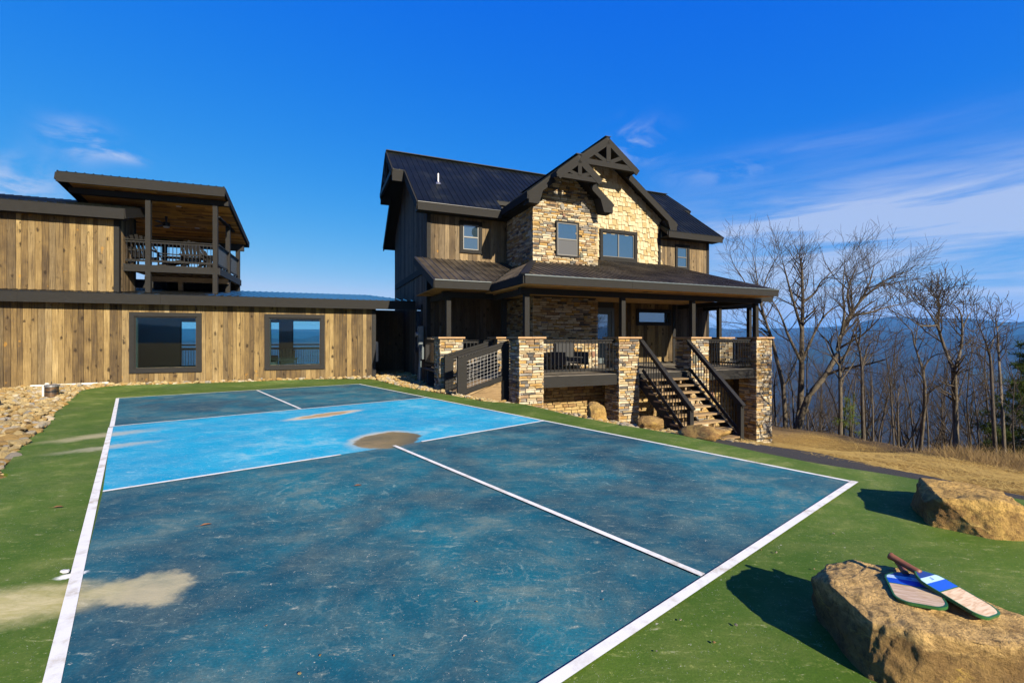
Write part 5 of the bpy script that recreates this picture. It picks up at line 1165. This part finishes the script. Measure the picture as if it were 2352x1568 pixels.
SLIM = [((1165, 1345), (1142, 1000), (1110, 780), 'thin bare sapling trunk left of the crooked tree'), ((1037, 1320), (1033, 1100), (1028, 930), 'short thin bare stem right of the dark slim tree'), ((442, 1215), (430, 1000), (455, 860), 'short thin bare tree right beside the last stone pillar'), ((552, 1245), (540, 1020), (520, 940), 'thin bare stem between the left leaning tree and the largest tree'),
        ((635, 1250), (630, 900), (640, 700), 'slim bare tree just behind the largest tree'), ((1192, 1355), (1186, 1100), (1195, 1000), 'short bare stem left of the crooked tree'), ((1290, 1390), (1262, 1120), (1210, 890), 'thin slanting bare tree directly left of the crooked tree'), ((1378, 1395), (1360, 1120), (1300, 920), 'thin slanting bare tree directly right of the crooked tree'),
        ((1690, 1395), (1672, 1180), (1640, 930), 'thin bare tree between the broad tree and the right edge'), ((905, 1290), (918, 1060), (930, 930), 'thin bare tree behind the green sapling'), ((1905, 1470), (1890, 1200), (1900, 1000), 'thin bare stem at the far right edge in front of the pine')]
for i, (p0, p1, p2, lb) in enumerate(SLIM): photo_tree(lb, [([p0, p1, p2], 1, .3), ([p1, ((p1[0] + p2[0]) / 2 + 45 * (-1) ** i, (p1[1] + p2[1]) / 2 - 20)], .4, .15)], 4.2, 20 + i, .95, 1.7, 2, BARK if i % 2 else BARK2, .3 * (i % 3), group=G, frm0=.35)
# needle leaved ones
def conifer(name, label, x, y, z0, h, rad, seed, m, n_br=46, tuft=.34, dens=7, low=.15, blade=.010):
    r = random.Random(seed); t = thing(name, label, 'tree', (x, y, z0)); T = MB().tube([(0, 0, 0), (.03, .02, h * .5), (0, 0, h)], [.02 * h + .01, .012 * h + .008, .01], 8); V = []; F = []
    for i in range(n_br):
        f = low + (1 - low) * (i + r.random()) / n_br; an = r.uniform(0, 6.28); L = rad * (1.08 - f) * r.uniform(.55, 1.15) + .12; p = Vector((0, 0, f * h)); d = Vector((math.cos(an), math.sin(an), r.uniform(.05, .45))).normalized()
        e = p + d * L; e.z += L * r.uniform(-.12, .16); T.tube([p, p.lerp(e, .5) + Vector((0, 0, .04)), e], [.012 * L + .006, .008 * L + .004, .004], 4, False)
        for _ in range(int(dens * L / .4) + 2):
            s = r.uniform(.25, 1.0); c = p.lerp(e, s) + Vector((r.gauss(0, .09), r.gauss(0, .09), r.gauss(.02, .06))) * (.6 + L * .5)
            for _ in range(9):
                q = Vector((r.gauss(0, 1), r.gauss(0, 1), r.gauss(.35, .8))).normalized() * tuft * r.uniform(.5, 1); sd = q.cross(Vector((r.gauss(0, 1), r.gauss(0, 1), r.gauss(0, 1)))).normalized() * blade; o = len(V); V += [c - sd, c + sd, c + q]; F.append((o, o + 1, o + 2))
    T.build('trunk', BARK2, t, True); mk('crown', V, F, m, t); return t
X = (2372 - 1176) / F_ * 17.5; conifer('pine_tree', 'dark green pine standing at the right edge of the picture', X, 17.5, tz(X, 17.5) - .3, 7.6, 2.5, 5, PINEL, 70, .34, 9, .22, .013)
X = (2395 - 1176) / F_ * 22; conifer('pine_tree', 'darker pine partly hidden behind the pine at the right edge', X, 22, tz(X, 22) - .3, 9.2, 2.3, 6, PINEL, 60, .34, 8, .2, .014)
px, py = z8(895, 1290); D = ground_D(px, py) - .6; X = (px - 1176) / F_ * D; conifer('pine_sapling', 'small bright green pine sapling at the edge of the straw slope', X, D, tz(X, D), 1.75, .62, 7, SAPL, 26, .16, 8, .08, .006)
# the mass of bare wood down the slope
def generic_tree(seed, h):
    tr = Tree(seed); r = tr.r; pts = [Vector((0, 0, 0))]; c = Vector((r.gauss(0, .06), r.gauss(0, .06), 1))
    for _ in range(6): c = (c + Vector((r.gauss(0, .07), r.gauss(0, .07), 0))).normalized(); pts.append(pts[-1] + c * h / 6)
    tr.limb(pts, .0075 * h, .015, tr.T, 5)
    tr.twigs(pts, .0075 * h, .015, 0, 1, h * .20, 1.5, .25)
    mb = MB(); mb.add(tr.T.V, tr.T.F); mb.add(tr.B.V, tr.B.F); return np.array([tuple(v) for v in mb.V]), mb.F
protos = [generic_tree(300 + k, 10.0) for k in range(7)]; rw = random.Random(77); VV = []; FF = []; off = 0
cnt = 0
while cnt < 300:
    t_ = rw.uniform(.44, 1.30); D = 20 + 75 * rw.random() ** 1.6; X = t_ * D; d, e = de(X, D); dc = min(17, max(8, 17 - 1.7 * (e - 9)))
    if d < dc + 2.5: continue
    cnt += 1; V, F = protos[rw.randrange(7)]; s = rw.uniform(.6, 1.15); a = rw.uniform(0, 6.28); ca, sa = math.cos(a), math.sin(a); zt = tz(X, D)
    top = zt + 10 * s; lim = 1.5 + D * (.03 - .10 * rw.random() ** .8 if rw.random() < .93 else .05)
    if top > lim: s = max(.35, (lim - zt) / 10)
    P = V * s; Q = np.stack([P[:, 0] * ca - P[:, 1] * sa + X, P[:, 0] * sa + P[:, 1] * ca + D, P[:, 2] + zt - .2], 1); VV.append(Q); FF += [tuple(i + off for i in f) for f in F]; off += len(Q)
o = mk('bare_wood', np.concatenate(VV).tolist(), FF, TWIG, smooth=True); tag(o, 'mass of bare winter trees on the falling slope', 'wood', kind='stuff')
# dry brush along the crest
rb = random.Random(5); V = []; F = []
def stalk(X, Y, z, h, lean, w_):
    p = Vector((X, Y, z)); d = Vector((rb.gauss(0, lean), rb.gauss(0, lean), 1)).normalized(); sd = Vector((rb.gauss(0, 1), rb.gauss(0, 1), 0)).normalized() * w_; q = p + d * h * .6; e = q + (d + Vector((rb.gauss(0, .3), rb.gauss(0, .3), -.15))).normalized() * h * .4; o = len(V)
    V.extend([p - sd, p + sd, q - sd * .7, q + sd * .7, e]); F.extend([(o, o + 1, o + 3, o + 2), (o + 2, o + 3, o + 4)])
n_ = 0
while n_ < 8000:
    D = rb.uniform(6, 26); t_ = rb.uniform(.55, 1.3); X = t_ * D; d, e = de(X, D); dc = min(17, max(8, 17 - 1.7 * (e - 9))); k = d - dc
    if not -1.6 < k < 3.0: continue
    dn = math.exp(-((k - .4) / 1.1) ** 2) * (.06 + .94 * sm(t_, .86, 1.04)) * (.35 + .65 * (mnoise.noise(Vector((X * .9, D * .9, 0))) > -.1))
    if rb.random() > dn: continue
    stalk(X, D, tz(X, D) - .02, rb.uniform(.08, .5) * (.45 + .6 * sm(t_, .8, 1.0)), .75, .0035); n_ += 1
o = mk('dry_brush', V, F, DRY); tag(o, 'dry tan grass and brush along the lower edge of the straw slope', 'brush', kind='stuff')
# scattered straw on the slope
V = []; F = []; n_ = 0
while n_ < 16000:
    D = rb.uniform(4.5, 24); t_ = rb.uniform(.5, 1.3); X = t_ * D; d, e = de(X, D); dc = min(17, max(8, 17 - 1.7 * (e - 9)))
    if not .8 < d < dc or e < 8: continue
    a = rb.uniform(0, 6.28); L = rb.uniform(.06, .22); z = tz(X, D) + .10 * mnoise.noise(Vector((X * .5, D * .5, 0))) + .04 * mnoise.noise(Vector((X * 2, D * 2, 3))) + .012; sd = Vector((-math.sin(a), math.cos(a), 0)) * .006; q = Vector((math.cos(a), math.sin(a), rb.uniform(-.05, .25))) * L; p = Vector((X, D, z)); o = len(V); V += [p - sd, p + sd, p + q]; F.append((o, o + 1, o + 2)); n_ += 1
o = mk('loose_straw', V, F, STRAW); tag(o, 'loose straw strewn over the ochre slope', 'straw', kind='stuff')
# ---------------------------------------------------------------- far hills
RID = [(-3000, 742), (0, 752), (1500, 753), (1626, 752), (1680, 756), (1745, 753), (1800, 754), (1900, 751), (1954, 746), (1992, 736), (2048, 726.5), (2086, 727.5), (2142, 732), (2217, 730), (2273, 736), (2314, 741), (2352, 739), (2500, 732), (2900, 745), (5000, 742)]
raz = [math.atan2(x - 1176, F_) for x, _ in RID]; rel = [(776 - y) / F_ * math.cos(math.atan2(x - 1176, F_)) for x, y in RID]
def hill_z(az, r):
    azw = az if az > -1.4 and az < 1.3 else .9 + .3 * math.sin(3 * az)
    el = float(np.interp(azw, raz, rel)); X, Y = r * math.sin(az), r * math.cos(az); q = Vector((X, Y, 0))
    n1 = mnoise.fractal(q * .0011, 1.0, 2.1, 5); n2 = mnoise.fractal(q * .0045 + Vector((9, 3, 0)), 1.0, 2.1, 4)
    if r < 700: base = -62 - 150 * sm(r, 95, 700)
    else: base = -212 + 60 * sm(r, 700, 2600)
    z = base + n1 * 75 * sm(r, 200, 1500) + n2 * 10 * sm(r, 150, 600)
    top = 1.5 + el * 6500; mid = 1.5 + (el * .45 - .012) * 4300
    z = max(z, mid * math.exp(-((r - 4300) / 900) ** 2) + (-200) * (1 - math.exp(-((r - 4300) / 900) ** 2)) + n1 * 70 * sm(r, 2500, 4000) + n2 * 30)
    k = math.exp(-((r - 6500) / (1100 if r < 6500 else 1400)) ** 2); spur = (abs(n1) * 150 + n2 * 45) * (1 - k) 
    z2 = top * k + (-200) * (1 - k) - spur * sm(r, 4500, 6000)
    return max(z, z2) if abs(r - 6500) > 1 else max(z, top)
hr = list(np.geomspace(95, 4000, 40)) + list(np.linspace(4100, 8200, 46)); HA = 360
V = []; F = []
azs = [-math.pi + 2 * math.pi * (j / HA) for j in range(HA)]
azs = sorted(set(list(np.linspace(-math.pi, .25, 150, endpoint=False)) + list(np.linspace(.25, .95, 260, endpoint=False)) + list(np.linspace(.95, math.pi, 100, endpoint=False)))); HA = len(azs)
for r_ in hr:
    for a in azs: V.append((r_ * math.sin(a), r_ * math.cos(a), hill_z(a, r_)))
for i in range(len(hr) - 1):
    F += [(i * HA + j, (i + 1) * HA + j, (i + 1) * HA + (j + 1) % HA, i * HA + (j + 1) % HA) for j in range(HA)]
o = struct(mk('hills', V, F, HILL, smooth=True))
zmin = min(v[2] for v in V); zmax = max(v[2] for v in V)
if o.data.polygons[500].normal.z < 0: o.data.flip_normals()
# ---------------------------------------------------------------- haze
hz = mk('haze', boxv(-8600, 8600, -8600, 8600, zmin - 1, zmax + 15), BOXF, [])
def haze_mat():
    m = bpy.data.materials.new('haze_air'); m.use_nodes = True; nt = m.node_tree; nt.nodes.clear(); out = nt.nodes.new('ShaderNodeOutputMaterial'); v = nt.nodes.new('ShaderNodeVolumePrincipled')
    v.inputs['Color'].default_value = (.10, .43, 1.0, 1); v.inputs['Density'].default_value = HAZE; v.inputs['Anisotropy'].default_value = 0.0
    nt.links.new(v.outputs[0], out.inputs['Volume']); return m
HAZE = 8.0e-5
hz.data.materials.clear(); hz.data.materials.append(haze_mat()); hz['kind'] = 'stuff'; hz['label'] = 'blue air haze over the valley'; hz['category'] = 'haze'
